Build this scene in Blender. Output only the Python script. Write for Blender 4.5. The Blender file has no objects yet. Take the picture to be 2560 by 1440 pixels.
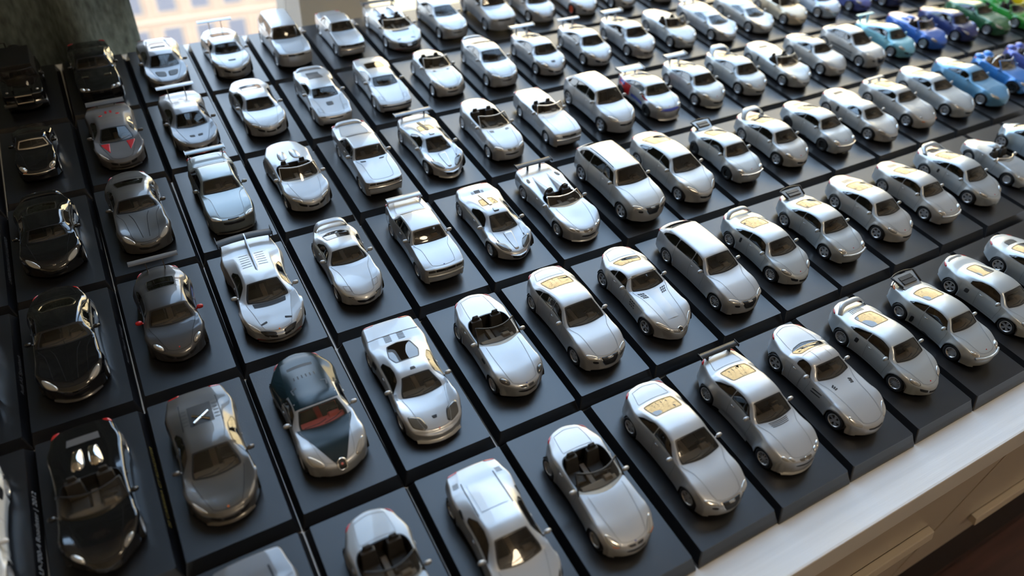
import bpy, bmesh, math, random
import numpy as np
from mathutils import Matrix, Vector

# ------------------------------------------------------------------ camera, sky, sun, exposure
scene = bpy.context.scene
COL = scene.collection
PU = 0.048                      # pitch of the plinth grid across, metres
RP = 1.95481673                 # row pitch in units of PU
ZT = 0.48                       # height of the plinth tops above the floor
PH = 0.167 * PU                 # plinth height
ZTAB = ZT - PH                  # table top
S64 = 1.0 / 64.0                # model scale

cam_d = bpy.data.cameras.new('camera')
cam = bpy.data.objects.new('camera', cam_d)
COL.objects.link(cam)
RC = np.array([[0.87111222, -0.48611342, 0.06969399],
               [-0.29149911, -0.62605598, -0.7232442],
               [0.39521105, 0.60971112, -0.68706664]])
cpos = np.array([1.68422503, -1.59116067, 6.08133141]) * PU + np.array([0, 0, ZT])
m = Matrix.Identity(4)
for i in range(3):
    m[i][0] = RC[0][i]; m[i][1] = -RC[1][i]; m[i][2] = -RC[2][i]; m[i][3] = cpos[i]
cam.matrix_world = m
cam_d.sensor_width = 36.0
cam_d.lens = 36.0 * 1821.568 / 2560.0
cam_d.clip_start = 0.005
cam_d.clip_end = 500
cam_d.dof.use_dof = True
cam_d.dof.focus_distance = 0.41
cam_d.dof.aperture_fstop = 6.8
scene.camera = cam

SKY = 2.85
w = bpy.data.worlds.new('sky'); scene.world = w; w.use_nodes = True
wn = w.node_tree.nodes; wl = w.node_tree.links
bg = wn['Background']
tc = wn.new('ShaderNodeTexCoord'); sp = wn.new('ShaderNodeSeparateXYZ'); rp = wn.new('ShaderNodeValToRGB')
wl.new(tc.outputs['Generated'], sp.inputs[0]); wl.new(sp.outputs['Z'], rp.inputs[0]); wl.new(rp.outputs[0], bg.inputs[0])
rp.color_ramp.elements[0].position = 0.0; rp.color_ramp.elements[0].color = (0.86, 0.92, 0.98, 1)
rp.color_ramp.elements[1].position = 0.7; rp.color_ramp.elements[1].color = (0.47, 0.69, 1.0, 1)
bg.inputs[1].default_value = SKY

sun_d = bpy.data.lights.new('sun_offscreen', 'SUN'); sun = bpy.data.objects.new('sun_offscreen', sun_d); COL.objects.link(sun)
sun_d.energy = 9.0; sun_d.color = (1.0, 0.86, 0.62); sun_d.angle = 0.01
sun.rotation_euler = Vector((0.62, 0.55, -0.56)).to_track_quat('-Z', 'Y').to_euler()

por_d = bpy.data.lights.new('window_back_offscreen', 'AREA'); por = bpy.data.objects.new('window_back_offscreen', por_d); COL.objects.link(por)
por_d.shape = 'RECTANGLE'; por_d.cycles.is_portal = True

scene.view_settings.view_transform = 'Standard'
scene.view_settings.look = 'None'
scene.view_settings.gamma = 1.0
scene.view_settings.exposure = 1.15
scene.view_settings.use_curve_mapping = False
scene.cycles.max_bounces = 7
scene.cycles.diffuse_bounces = 3
scene.cycles.glossy_bounces = 4
scene.cycles.transparent_max_bounces = 10
scene.cycles.caustics_reflective = False
scene.cycles.caustics_refractive = False
scene.cycles.sample_clamp_indirect = 6.0
scene.cycles.use_denoising = True

# ------------------------------------------------------------------ materials
MATS = {}
def pmat(name, col, rough=0.5, metal=0.0, coat=0.0, coatr=0.03, bump=0.0, bscale=200.0, var=0.0, vscale=20.0, emit=None, es=0.0, spec=0.5, aniso=None):
    M = bpy.data.materials.new(name); M.use_nodes = True
    nt = M.node_tree; b = nt.nodes['Principled BSDF']
    b.inputs['Base Color'].default_value = (*col, 1)
    b.inputs['Roughness'].default_value = rough
    b.inputs['Metallic'].default_value = metal
    b.inputs['Coat Weight'].default_value = coat
    b.inputs['Coat Roughness'].default_value = coatr
    b.inputs['Specular IOR Level'].default_value = spec
    if emit:
        b.inputs['Emission Color'].default_value = (*emit, 1); b.inputs['Emission Strength'].default_value = es
    if var > 0 or bump > 0:
        t = nt.nodes.new('ShaderNodeTexCoord')
        mp = nt.nodes.new('ShaderNodeMapping'); nt.links.new(t.outputs['Object'], mp.inputs[0])
        if aniso: mp.inputs['Scale'].default_value = aniso
        src = mp.outputs[0]
    if var > 0:
        n = nt.nodes.new('ShaderNodeTexNoise'); n.inputs['Scale'].default_value = vscale; n.inputs['Detail'].default_value = 5
        nt.links.new(src, n.inputs['Vector'])
        r = nt.nodes.new('ShaderNodeValToRGB')
        r.color_ramp.elements[0].position = 0.3; r.color_ramp.elements[1].position = 0.7
        r.color_ramp.elements[0].color = (*[c * (1 - var) for c in col], 1); r.color_ramp.elements[1].color = (*[min(1, c * (1 + var)) for c in col], 1)
        nt.links.new(n.outputs['Fac'], r.inputs[0]); nt.links.new(r.outputs[0], b.inputs['Base Color'])
    if bump > 0:
        n2 = nt.nodes.new('ShaderNodeTexNoise'); n2.inputs['Scale'].default_value = bscale; n2.inputs['Detail'].default_value = 3
        nt.links.new(src, n2.inputs['Vector'])
        bp = nt.nodes.new('ShaderNodeBump'); bp.inputs['Strength'].default_value = bump; bp.inputs['Distance'].default_value = 0.3 / bscale
        nt.links.new(n2.outputs['Fac'], bp.inputs['Height']); nt.links.new(bp.outputs[0], b.inputs['Normal'])
    MATS[name] = M
    return M
def metallic(name, col, rough=0.42, metal=0.5, coat=0.8):
    return pmat(name, col, rough, metal, coat, 0.04, bump=0.06, bscale=9000.0)
def glassmat(name, tint, refl=1.0, f0=0.055):
    M = bpy.data.materials.new(name); M.use_nodes = True
    nt = M.node_tree; nt.nodes.clear()
    o = nt.nodes.new('ShaderNodeOutputMaterial'); mx = nt.nodes.new('ShaderNodeMixShader')
    tr = nt.nodes.new('ShaderNodeBsdfTransparent'); gl = nt.nodes.new('ShaderNodeBsdfGlossy'); lw = nt.nodes.new('ShaderNodeLayerWeight')
    pw = nt.nodes.new('ShaderNodeMath'); pw.operation = 'POWER'; pw.inputs[1].default_value = 4.0
    ma = nt.nodes.new('ShaderNodeMath'); ma.operation = 'MULTIPLY_ADD'; ma.inputs[1].default_value = 0.98 - f0; ma.inputs[2].default_value = f0
    lw.inputs[0].default_value = 0.5
    tr.inputs[0].default_value = (*tint, 1); gl.inputs['Roughness'].default_value = 0.02
    gl.inputs[0].default_value = (refl, refl, refl, 1)
    nt.links.new(lw.outputs['Facing'], pw.inputs[0]); nt.links.new(pw.outputs[0], ma.inputs[0])
    nt.links.new(ma.outputs[0], mx.inputs[0]); nt.links.new(tr.outputs[0], mx.inputs[1]); nt.links.new(gl.outputs[0], mx.inputs[2]); nt.links.new(mx.outputs[0], o.inputs[0])
    MATS[name] = M
    return M
glassmat('glass', (0.66, 0.62, 0.56))
glassmat('glass_dark', (0.24, 0.23, 0.22), 1.0, 0.10)
glassmat('window_glass', (0.96, 0.97, 0.97), 0.8)
metallic('silver', (0.46, 0.47, 0.48))
metallic('silver_cool', (0.455, 0.485, 0.495))  # cooler silver: partly paint variety, partly the light's tint put into the colour
metallic('silver_warm', (0.48, 0.48, 0.465))  # warmer silver: paint variety, with a tint that also follows the light
metallic('silver_bright', (0.45, 0.465, 0.48), 0.38)
metallic('silver_grey', (0.34, 0.35, 0.355))
metallic('grey_metal', (0.20, 0.20, 0.205), 0.36)
metallic('dark_grey', (0.085, 0.085, 0.09), 0.3)
metallic('grey_brown', (0.13, 0.125, 0.12), 0.3)
metallic('green_grey', (0.22, 0.25, 0.255), 0.3)
metallic('matt_grey', (0.12, 0.115, 0.115), 0.55, 0.3, 0.2)
pmat('black_gloss', (0.006, 0.006, 0.007), 0.12, 0, 1.0)
pmat('petrol', (0.006, 0.018, 0.024), 0.18, 0.0, 0.0)
pmat('white_gloss', (0.80, 0.82, 0.84), 0.2, 0, 0.8)
metallic('beige', (0.62, 0.54, 0.40))
metallic('ice_blue', (0.46, 0.58, 0.66))
metallic('pale_blue', (0.50, 0.60, 0.72))
metallic('sky_blue', (0.13, 0.33, 0.52), 0.35, 0.3)
metallic('cyan', (0.20, 0.50, 0.60), 0.35, 0.3)
metallic('blue', (0.03, 0.13, 0.48), 0.3, 0.2)
metallic('royal_blue', (0.04, 0.22, 0.60), 0.3, 0.2)
metallic('violet_blue', (0.10, 0.13, 0.42), 0.3, 0.3)
metallic('navy', (0.03, 0.045, 0.16), 0.25, 0.2)
metallic('green', (0.035, 0.14, 0.055), 0.25, 0.2)
metallic('mint', (0.20, 0.42, 0.32), 0.3, 0.3)
pmat('leaf_green', (0.03, 0.30, 0.04), 0.2, 0, 0.8)
pmat('yellow', (0.85, 0.55, 0.01), 0.2, 0, 0.8)
pmat('black', (0.012, 0.012, 0.013), 0.45)
pmat('trim', (0.015, 0.015, 0.016), 0.3)
pmat('line', (0.20, 0.20, 0.205), 0.5)
pmat('rubber', (0.010, 0.010, 0.011), 0.6)
pmat('rim', (0.74, 0.74, 0.75), 0.3, 0.7)
pmat('rim_dark', (0.05, 0.05, 0.05), 0.35, 0.6)
pmat('orange_rim', (0.75, 0.10, 0.02), 0.4)
pmat('well', (0.008, 0.008, 0.008), 0.9)
pmat('chrome', (0.80, 0.78, 0.74), 0.12, 1.0)
pmat('lamp', (0.52, 0.50, 0.46), 0.15, 0.5, 1.0)
pmat('lamp_smoke', (0.10, 0.095, 0.085), 0.12, 0.4, 1.0)
pmat('red_lamp', (0.50, 0.015, 0.02), 0.15, 0, 1.0)
pmat('orange_lamp', (0.72, 0.16, 0.02), 0.2, 0, 0.8)
pmat('red', (0.55, 0.02, 0.025), 0.25, 0, 0.6)
pmat('race_blue', (0.05, 0.07, 0.35), 0.25, 0, 0.5)
pmat('interior', (0.030, 0.027, 0.024), 0.6)
pmat('interior_brown', (0.15, 0.12, 0.09), 0.6)
pmat('interior_red', (0.72, 0.09, 0.08), 0.5)
pmat('interior_grey', (0.12, 0.12, 0.125), 0.5)
pmat('interior_tan', (0.45, 0.33, 0.20), 0.6)
pmat('mesh_grey', (0.07, 0.07, 0.07), 0.4, 0.4)
pmat('plinth_black', (0.0125, 0.0125, 0.014), 0.32, 0, 0.0, bump=0.12, bscale=3500.0, spec=0.75, var=0.25, vscale=60)
pmat('plinth_textured', (0.0125, 0.0125, 0.014), 0.36, 0, 0.0, bump=0.5, bscale=2600.0, spec=0.75)
pmat('print_white', (0.75, 0.76, 0.78), 0.5)
pmat('print_gold', (0.45, 0.34, 0.10), 0.4)
pmat('print_grey', (0.22, 0.22, 0.23), 0.5)
pmat('table_white', (0.91, 0.89, 0.86), 0.40, 0, 0.3, 0.25, bump=0.05, bscale=60.0, var=0.05, vscale=8.0, aniso=(1.2, 40.0, 1.0))
pmat('cabinet_paint', (0.62, 0.54, 0.44), 0.35, 0, 0.2, 0.15)
pmat('kick_dark', (0.015, 0.011, 0.010), 0.5)
pmat('floor_wood', (0.09, 0.030, 0.020), 0.35, 0, 0.3, 0.2, bump=0.1, bscale=40, var=0.4, vscale=6.0, aniso=(1, 14, 1))
pmat('wall_paint', (0.74, 0.66, 0.55), 0.7)
pmat('ceiling_paint', (0.82, 0.77, 0.68), 0.8)
pmat('frame_paint', (0.23, 0.21, 0.18), 0.5)
pmat('sill_stone', (0.62, 0.62, 0.60), 0.5)
pmat('curtain_cloth', (0.15, 0.185, 0.175), 0.95, 0, 0, bump=0.8, bscale=500.0, var=0.45, vscale=260.0, aniso=(1, 1, 0.35))
pmat('facade_pink', (0.17, 0.125, 0.10), 0.9, var=0.08, vscale=0.6)
pmat('facade_band', (0.20, 0.165, 0.135), 0.9)
pmat('facade_cream', (0.85, 0.68, 0.40), 0.9)
pmat('far_glass', (0.05, 0.055, 0.08), 0.4)
pmat('ground_grey', (0.16, 0.15, 0.14), 0.9)
pmat('lamp_glow', (1, 1, 1), 0.5, emit=(1.0, 0.80, 0.55), es=12.0)

# ------------------------------------------------------------------ object helpers
def link(o, parent=None):
    COL.objects.link(o)
    if parent is not None: o.parent = parent
    return o
def tag(o, label=None, cat=None, group=None, kind=None):
    if label: o['label'] = label
    if cat: o['category'] = cat
    if group: o['group'] = group
    if kind: o['kind'] = kind
    return o
def mesh_of(name, verts, faces, mats, smooth=False, fmat=None):
    me = bpy.data.meshes.new(name)
    me.from_pydata([tuple(map(float, v)) for v in verts], [], [tuple(map(int, f)) for f in faces])
    for k in mats: me.materials.append(MATS[k])
    if fmat is not None: me.polygons.foreach_set('material_index', fmat)
    if smooth: me.shade_smooth()
    me.update()
    return me
def obj(name, me, parent=None, loc=(0, 0, 0), rot=(0, 0, 0)):
    o = bpy.data.objects.new(name, me); link(o, parent)
    o.location = loc; o.rotation_euler = rot
    return o
class MB:
    """collects simple shapes into one mesh"""
    def __init__(s): s.v = []; s.f = []
    def box(s, x0, x1, y0, y1, z0, z1, top=None):
        b = len(s.v); t = top or (0, 0, 0, 0)     # top: inset of the upper face (x0,x1,y0,y1)
        s.v += [(x0, y0, z0), (x1, y0, z0), (x1, y1, z0), (x0, y1, z0),
                (x0 + t[0], y0 + t[2], z1), (x1 - t[1], y0 + t[2], z1), (x1 - t[1], y1 - t[3], z1), (x0 + t[0], y1 - t[3], z1)]
        s.f += [tuple(b + i for i in q) for q in ((3, 2, 1, 0), (4, 5, 6, 7), (0, 1, 5, 4), (1, 2, 6, 5), (2, 3, 7, 6), (3, 0, 4, 7))]
        return s
    def tube(s, pts, r, n=8, closed=False, caps=True):
        pts = [np.array(p, float) for p in pts]; L = len(pts); b = len(s.v)
        for i, p in enumerate(pts):
            if closed: d = pts[(i + 1) % L] - pts[i - 1]
            else: d = pts[min(i + 1, L - 1)] - pts[max(i - 1, 0)]
            d = d / (np.linalg.norm(d) + 1e-12)
            up = np.array([0, 0, 1.0]) if abs(d[2]) < 0.9 else np.array([1.0, 0, 0])
            a = np.cross(d, up); a /= np.linalg.norm(a); c = np.cross(a, d)
            rr = r[i] if hasattr(r, '__len__') else r
            for k in range(n):
                t = 2 * math.pi * k / n
                s.v.append(tuple(p + rr * (math.cos(t) * a + math.sin(t) * c)))
        m_ = L if closed else L - 1
        for i in range(m_):
            j = (i + 1) % L
            for k in range(n):
                s.f.append((b + i * n + k, b + i * n + (k + 1) % n, b + j * n + (k + 1) % n, b + j * n + k))
        if not closed and caps:
            s.f.append(tuple(b + k for k in range(n))[::-1]); s.f.append(tuple(b + (L - 1) * n + k for k in range(n)))
        return s
    def lathe(s, prof, n=24, axis='y', close=False):
        b = len(s.v); P = len(prof)
        for i in range(n):
            t = 2 * math.pi * i / n; c, q = math.cos(t), math.sin(t)
            for (r, h) in prof:
                if axis == 'y': s.v.append((r * c, h, r * q))
                elif axis == 'z': s.v.append((r * c, r * q, h))
                else: s.v.append((h, r * c, r * q))
        for i in range(n):
            j = (i + 1) % n
            for k in range(P - 1 + (1 if close else 0)):
                k2 = (k + 1) % P
                s.f.append((b + i * P + k, b + j * P + k, b + j * P + k2, b + i * P + k2))
        return s
    def ellipsoid(s, c, rad, n=12, m_=8, pw=1.0):
        b = len(s.v)
        for i in range(m_ + 1):
            a = math.pi * i / m_
            for k in range(n):
                t = 2 * math.pi * k / n
                f = lambda q: math.copysign(abs(q) ** pw, q)
                s.v.append((c[0] + rad[0] * f(math.sin(a)) * f(math.cos(t)), c[1] + rad[1] * f(math.sin(a)) * f(math.sin(t)), c[2] + rad[2] * f(math.cos(a))))
        for i in range(m_):
            for k in range(n):
                s.f.append((b + i * n + k, b + (i + 1) * n + k, b + (i + 1) * n + (k + 1) % n, b + i * n + (k + 1) % n))
        return s
    def grid(s, rows):
        b = len(s.v); n = len(rows[0])
        for r in rows: s.v += [tuple(q) for q in r]
        for i in range(len(rows) - 1):
            for k in range(n - 1):
                s.f.append((b + i * n + k, b + i * n + k + 1, b + (i + 1) * n + k + 1, b + (i + 1) * n + k))
        return s
    def mesh(s, name, mat, scale=1.0, smooth=False, bevel=0.0):
        me = mesh_of(name, np.array(s.v) * scale, s.f, [mat] if isinstance(mat, str) else mat, smooth)
        if bevel > 0:
            bm = bmesh.new(); bm.from_mesh(me)
            bmesh.ops.bevel(bm, geom=[e for e in bm.edges], offset=bevel, segments=2, affect='EDGES', profile=0.6)
            bm.to_mesh(me); bm.free()
        return me
# ------------------------------------------------------------------ car body engine (full-size metres, nose at +x, scaled 1:64 at mesh time)
def pchip(xk, yk):
    xk = np.asarray(xk, float); yk = np.asarray(yk, float)
    h = np.diff(xk); d = np.diff(yk) / h; n = len(xk)
    g = np.zeros(n)
    for i in range(1, n - 1):
        if d[i - 1] * d[i] > 0:
            w1 = 2 * h[i] + h[i - 1]; w2 = h[i] + 2 * h[i - 1]
            g[i] = (w1 + w2) / (w1 / d[i - 1] + w2 / d[i])
    g[0] = d[0]; g[-1] = d[-1]
    def f(x):
        x = np.clip(np.asarray(x, float), xk[0], xk[-1])
        i = np.clip(np.searchsorted(xk, x) - 1, 0, n - 2)
        t = (x - xk[i]) / h[i]
        return ((1 + 2 * t) * (1 - t) ** 2 * yk[i] + t * (1 - t) ** 2 * h[i] * g[i] + t * t * (3 - 2 * t) * yk[i + 1] + t * t * (t - 1) * h[i] * g[i + 1])
    return f
def curve(pts):
    pts = sorted(pts); return pchip([p[0] for p in pts], [p[1] for p in pts])
def chaikin(p, it=2, r0=0.25):
    p = np.array(p, float)
    for k in range(it):
        r = r0 if k == 0 else 0.25
        q = np.roll(p, -1, 0)
        p = np.stack([p + (q - p) * r, q - (q - p) * r], 1).reshape(-1, 2)
    return p
def densify(p, step):
    out = []
    for a, b in zip(p, np.roll(p, -1, 0)):
        n = max(1, int(np.linalg.norm(b - a) / step))
        for k in range(n): out.append(a + (b - a) * k / n)
    return np.array(out)
def polysd(P, poly):
    """signed distance (negative inside)"""
    d = np.full(len(P), 1e9); ins = np.zeros(len(P), bool)
    for a, b in zip(poly, np.roll(poly, -1, 0)):
        e = b - a; t = np.clip(((P - a) @ e) / (e @ e + 1e-12), 0, 1)
        q = P - a - t[:, None] * e
        d = np.minimum(d, (q * q).sum(1))
        c = (a[1] > P[:, 1]) != (b[1] > P[:, 1])
        with np.errstate(divide='ignore', invalid='ignore'):
            xx = e[0] * (P[:, 1] - a[1]) / (e[1] if e[1] != 0 else 1e-12) + a[0]
        ins ^= c & (P[:, 0] < xx)
    return np.where(ins, -1, 1) * np.sqrt(d)

VH = np.array([0, .2, .4, .58, .72, .82, .91, 1, 1.09, 1.18, 1.28, 1.42, 1.58, 1.72, 1.82, 1.91, 2, 2.09, 2.18, 2.3, 2.5, 2.7, 2.85, 3, 3.2, 3.45, 3.7, 4])
VV = np.concatenate([-VH[:0:-1], VH])
VS = 0.5

class Body:
    def __init__(b, Lf, Lr, wb, W, H, zn, zc, xc, xf, xp, xr, zr, xd, zd, zt, bf=None, bm=None, br=None, zhm=None, kroof=.67, kcowl=.84, kdeck=.70,
                 kb=.93, ze=.55, kf=.95, sill=.17, rt=.32, ra=None, flare=.02, crown=.05, fil=(.22, .28, .42), bn=.30, bt=-.18, bw=.20, brw=-.10,
                 wn=.66, wt=.78, wfa=.985, wra=1.0, wmid=.95, znf=.38, zbot=.16, flat_nose=0.0, dt=None, noser=.12, prof=None, tyre_w=.22, open=False):
        b.wb, b.W, b.H, b.rt = wb, W, H, rt
        b.xc, b.xf, b.xr, b.xd, b.zc, b.zd, b.zt = xc, xf, xr, xd, zc, zd, zt
        b.ra = ra or rt + .035; b.flare = flare
        N = wb / 2 + Lf; T = -(wb / 2 + Lr); b.Nx, b.Tx = N, T; h = W / 2
        zhm = zhm if zhm is not None else zn + (zc - zn) * .62
        hl = H - .045
        P = [(T + .10, .24), (T + .02, .30), (T, .46), (T + .02, zt - .10), (T + .06, zt - .015)]
        b.it = len(P); P += [(T + .16, zt)]
        if xd - (T + .16) > .25: P += [((xd + T + .16) / 2, (zd + zt) / 2 + .015)]
        P += [(xd, zd)]
        if open: P += [(xd + (xc - xd) * .3, zd * .6 + zc * .4 - .01), (xd + (xc - xd) * .7, zd * .1 + zc * .9 - .01)]
        for f_ in (() if open else (.12, .5, .88)): P += [(xd + (xr - xd) * f_, zd + (zr - zd) * f_ + (.02 if f_ == .5 else .004))]
        if not open: P += [(xr, zr), (xp, H), (xf, hl)]
        for f_ in (() if open else (.1, .5, .9)): P += [(xf + (xc - xf) * f_, hl + (zc - hl) * f_ + (.018 if f_ == .5 else .004))]
        P += [(xc, zc), ((xc + N - .2) / 2, zhm)]
        P += [(N - .2, zn)]; b.ine = len(P) - 1
        P += [(N - .2 + noser, zn - .045 - .03 * (1 - flat_nose)), (N - .04, (zn + znf) / 2 - .01), (N, znf - .06), (N - .02, .24), (N - .12, zbot)]
        if prof: P = prof(P)
        P = np.array(P)
        s = np.concatenate([[0], np.cumsum(np.linalg.norm(np.diff(P, axis=0), axis=1))])
        b.sk = s; b.px = pchip(s, P[:, 0]); b.pz = pchip(s, P[:, 1]); b.P = P
        b.s0, b.s1 = s[0], s[-1]; b.st, b.sn = s[b.it], s[b.ine]
        ss = np.linspace(b.st, b.sn, 800); b._xs, b._ss = b.px(ss), ss
        bm_ = bm if bm is not None else zc - .01
        bf_ = bf if bf is not None else zc - .03
        br_ = br if br is not None else max(zd, zt) - .02
        b.belt = curve([(T, zt - .04), (T + .2, zt - .01), (min(xd, -wb / 2 + .1) if xd > T + .3 else T + .3, br_), (-.1, bm_), (xc - .05, max(bm_, zc - .03)), (max(wb / 2, xc + .2), bf_), (N - .2, zn - .03 + .25 * max(0, bf_ - zn)), (N, zn - .12)])
        b.wid = curve([(T, h * wt * .86), (T + .12, h * wt), (T + .45, h * (.5 * wt + .5)), (-wb / 2, h * wra), (0, h * wmid), (wb / 2, h * wfa), (N - .42, h * (.55 + .45 * wn + .03)), (N - .14, h * (wn + .06)), (N, h * wn * .86)])
        b.rail = curve([(T, h * .42), (min(xd - .25, T + .3), h * .52), (xd, h * kdeck), (xr, h * (kroof + .01)), (xp, h * kroof), (xf, h * kroof), (xc, h * kcowl), (xc + .35, h * .62), (N - .3, h * wn * .62), (N, h * wn * .5)])
        if open: b.rail = curve([(T, h * .42), (xd, h * .62), (xc, h * .66), (N - .3, h * wn * .62), (N, h * wn * .5)])
        b.open = open; b.tyre_w = tyre_w
        b.bow = curve([(T, bt), (min(xd, -.7), brw), (-.3, 0), (xf, bw * .45), (xc, bw), (max(wb / 2 + .1, xc + .3), bw * .8), (N, bn)])
        b.p = dict(kb=kb, ze=ze, kf=kf, sill=sill, crown=crown, fil=fil, zbot=zbot)
    # coordinates
    def X(b, x): return np.interp(x, b._xs, b._ss)
    def N(b, d): return b.sn + np.asarray(d, float)
    def T(b, d): return b.st - np.asarray(d, float)
    def pts(b, s, v):
        s = np.atleast_1d(np.asarray(s, float)); v = np.atleast_1d(np.asarray(v, float))
        p = b.p
        x = b.px(s); zt = b.pz(s)
        front = s > b.sn; rear = s < b.st
        xe = np.where(front, b.px(b.sn), np.where(rear, b.px(b.st), x))
        zb = b.belt(xe); ztE = np.where(front, b.pz(b.sn), np.where(rear, b.pz(b.st), zt))
        zl = np.where(front, b.P[-1][1], np.where(rear, b.P[0][1], p['sill']))
        q = np.where(front | rear, np.clip((zt - zl) / np.maximum(ztE - zl, 1e-3), 0, 1), 1.0)
        zb = np.where(front | rear, zl + (zb - zl) * q, zb)
        w = b.wid(x); rl = np.minimum(b.rail(x), w * .93); bow = b.bow(x)
        xs = x - bow
        g = np.zeros_like(x); zf = np.where(front | rear, zl, p['sill'] + 0 * x)
        lerp_end = np.clip((x - (b.Nx - .5)) / .4, 0, 1) * np.where(front, 0, 1)
        zf = np.where(front | rear, zf, zf + (b.P[-1][1] - zf) * lerp_end)
        lerp_r = np.clip(((b.Tx + .5) - x) / .4, 0, 1) * np.where(rear, 0, 1)
        zf = np.where(front | rear, zf, zf + (b.P[0][1] - zf) * lerp_r)
        for xa in (b.wb / 2, -b.wb / 2):
            dx = xs - xa
            g = np.maximum(g, np.exp(-(dx / (b.ra * 1.15)) ** 4))
            arch = b.rt + np.sqrt(np.maximum(b.ra ** 2 - dx ** 2, 0))
            zf = np.where((np.abs(dx) < b.ra) & ~front & ~rear, np.maximum(zf, arch), zf)
        g = np.where(front | rear, 0, g)
        cab = np.clip((zt - zb) / .22, 0, 1); cab = cab * cab * (3 - 2 * cab)
        wE = w + b.flare * g; wD = w * p['kb'] + b.flare * .3 * g; wF = w * (p['kf'] + (1 - p['kf']) * g) + b.flare * g
        zr = cab * (zt - p['crown']) + (1 - cab) * (zt * .72 + zb * .28 + .008)
        zb = np.minimum(zb, 9); zE = np.minimum(np.maximum(p['ze'], zf + .05), zf + .8 * np.maximum(zb - zf, 0))
        zD = np.maximum(zb, zf)
        def pt(y, z): return np.stack([x - bow * (y / np.maximum(w, 1e-3)) ** 2, y, z], -1)
        C = [pt(0 * x, zt), pt(rl, zr), pt(wD, zD), pt(wE, np.maximum(zE, zf)), pt(wF, zf)]
        sg = np.where(v < 0, -1.0, 1.0); a = np.abs(v)
        C = np.stack(C, 1)                               # n,5,3
        k = [.5, p['fil'][0], p['fil'][1], p['fil'][2], 0.0]
        i = np.clip(np.floor(a).astype(int), 0, 3); t = a - i
        n = np.arange(len(s))
        out = C[n, i] * (1 - t)[:, None] + C[n, i + 1] * t[:, None]
        for ci in range(0, 4):
            kk = k[ci]; mm = np.abs(a - ci) < kk
            if not mm.any(): continue
            u = ((a[mm] - ci) / kk + 1) / 2
            P1 = C[mm, ci]
            if ci == 0:
                P2 = C[mm, 1]; P0 = P2 * np.array([1, -1, 1])
            else:
                P0 = C[mm, ci - 1]; P2 = C[mm, ci + 1]
            A = P1 + (P0 - P1) * kk; B_ = P1 + (P2 - P1) * kk
            out[mm] = A * ((1 - u) ** 2)[:, None] + P1 * (2 * u * (1 - u))[:, None] + B_ * (u ** 2)[:, None]
        out[:, 1] *= sg
        return out
    def nrm(b, s, v):
        e = .004
        ds = b.pts(np.minimum(s + e, b.s1), v) - b.pts(np.maximum(s - e, b.s0), v)
        dv = b.pts(s, np.minimum(v + e, 4)) - b.pts(s, np.maximum(v - e, -4))
        n = np.cross(ds, dv); l = np.linalg.norm(n, axis=1)
        n = n / np.maximum(l, 1e-9)[:, None]
        n[l < 1e-9] = (0, 0, 1)
        return n
    def off(b, s, v, o):
        s = np.asarray(s, float); v = np.asarray(v, float)
        return b.pts(s, v) + b.nrm(s, v) * np.asarray(o).reshape(-1, 1)
    def metric(b, s, v):
        e = .01
        a = b.pts([s, s], [v - e, v + e]); return max(.05, np.linalg.norm(a[1] - a[0]) / (2 * e))

def np_mesh(name, V, F, Nn, mat):
    me = bpy.data.meshes.new(name)
    me.from_pydata((np.asarray(V) * S64).tolist(), [], np.asarray(F).tolist())
    me.materials.append(MATS[mat] if mat in MATS else MATS['silver'])
    me.shade_smooth()
    if Nn is not None: me.normals_split_custom_set_from_vertices(np.asarray(Nn).tolist())
    me.update()
    return me

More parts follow.
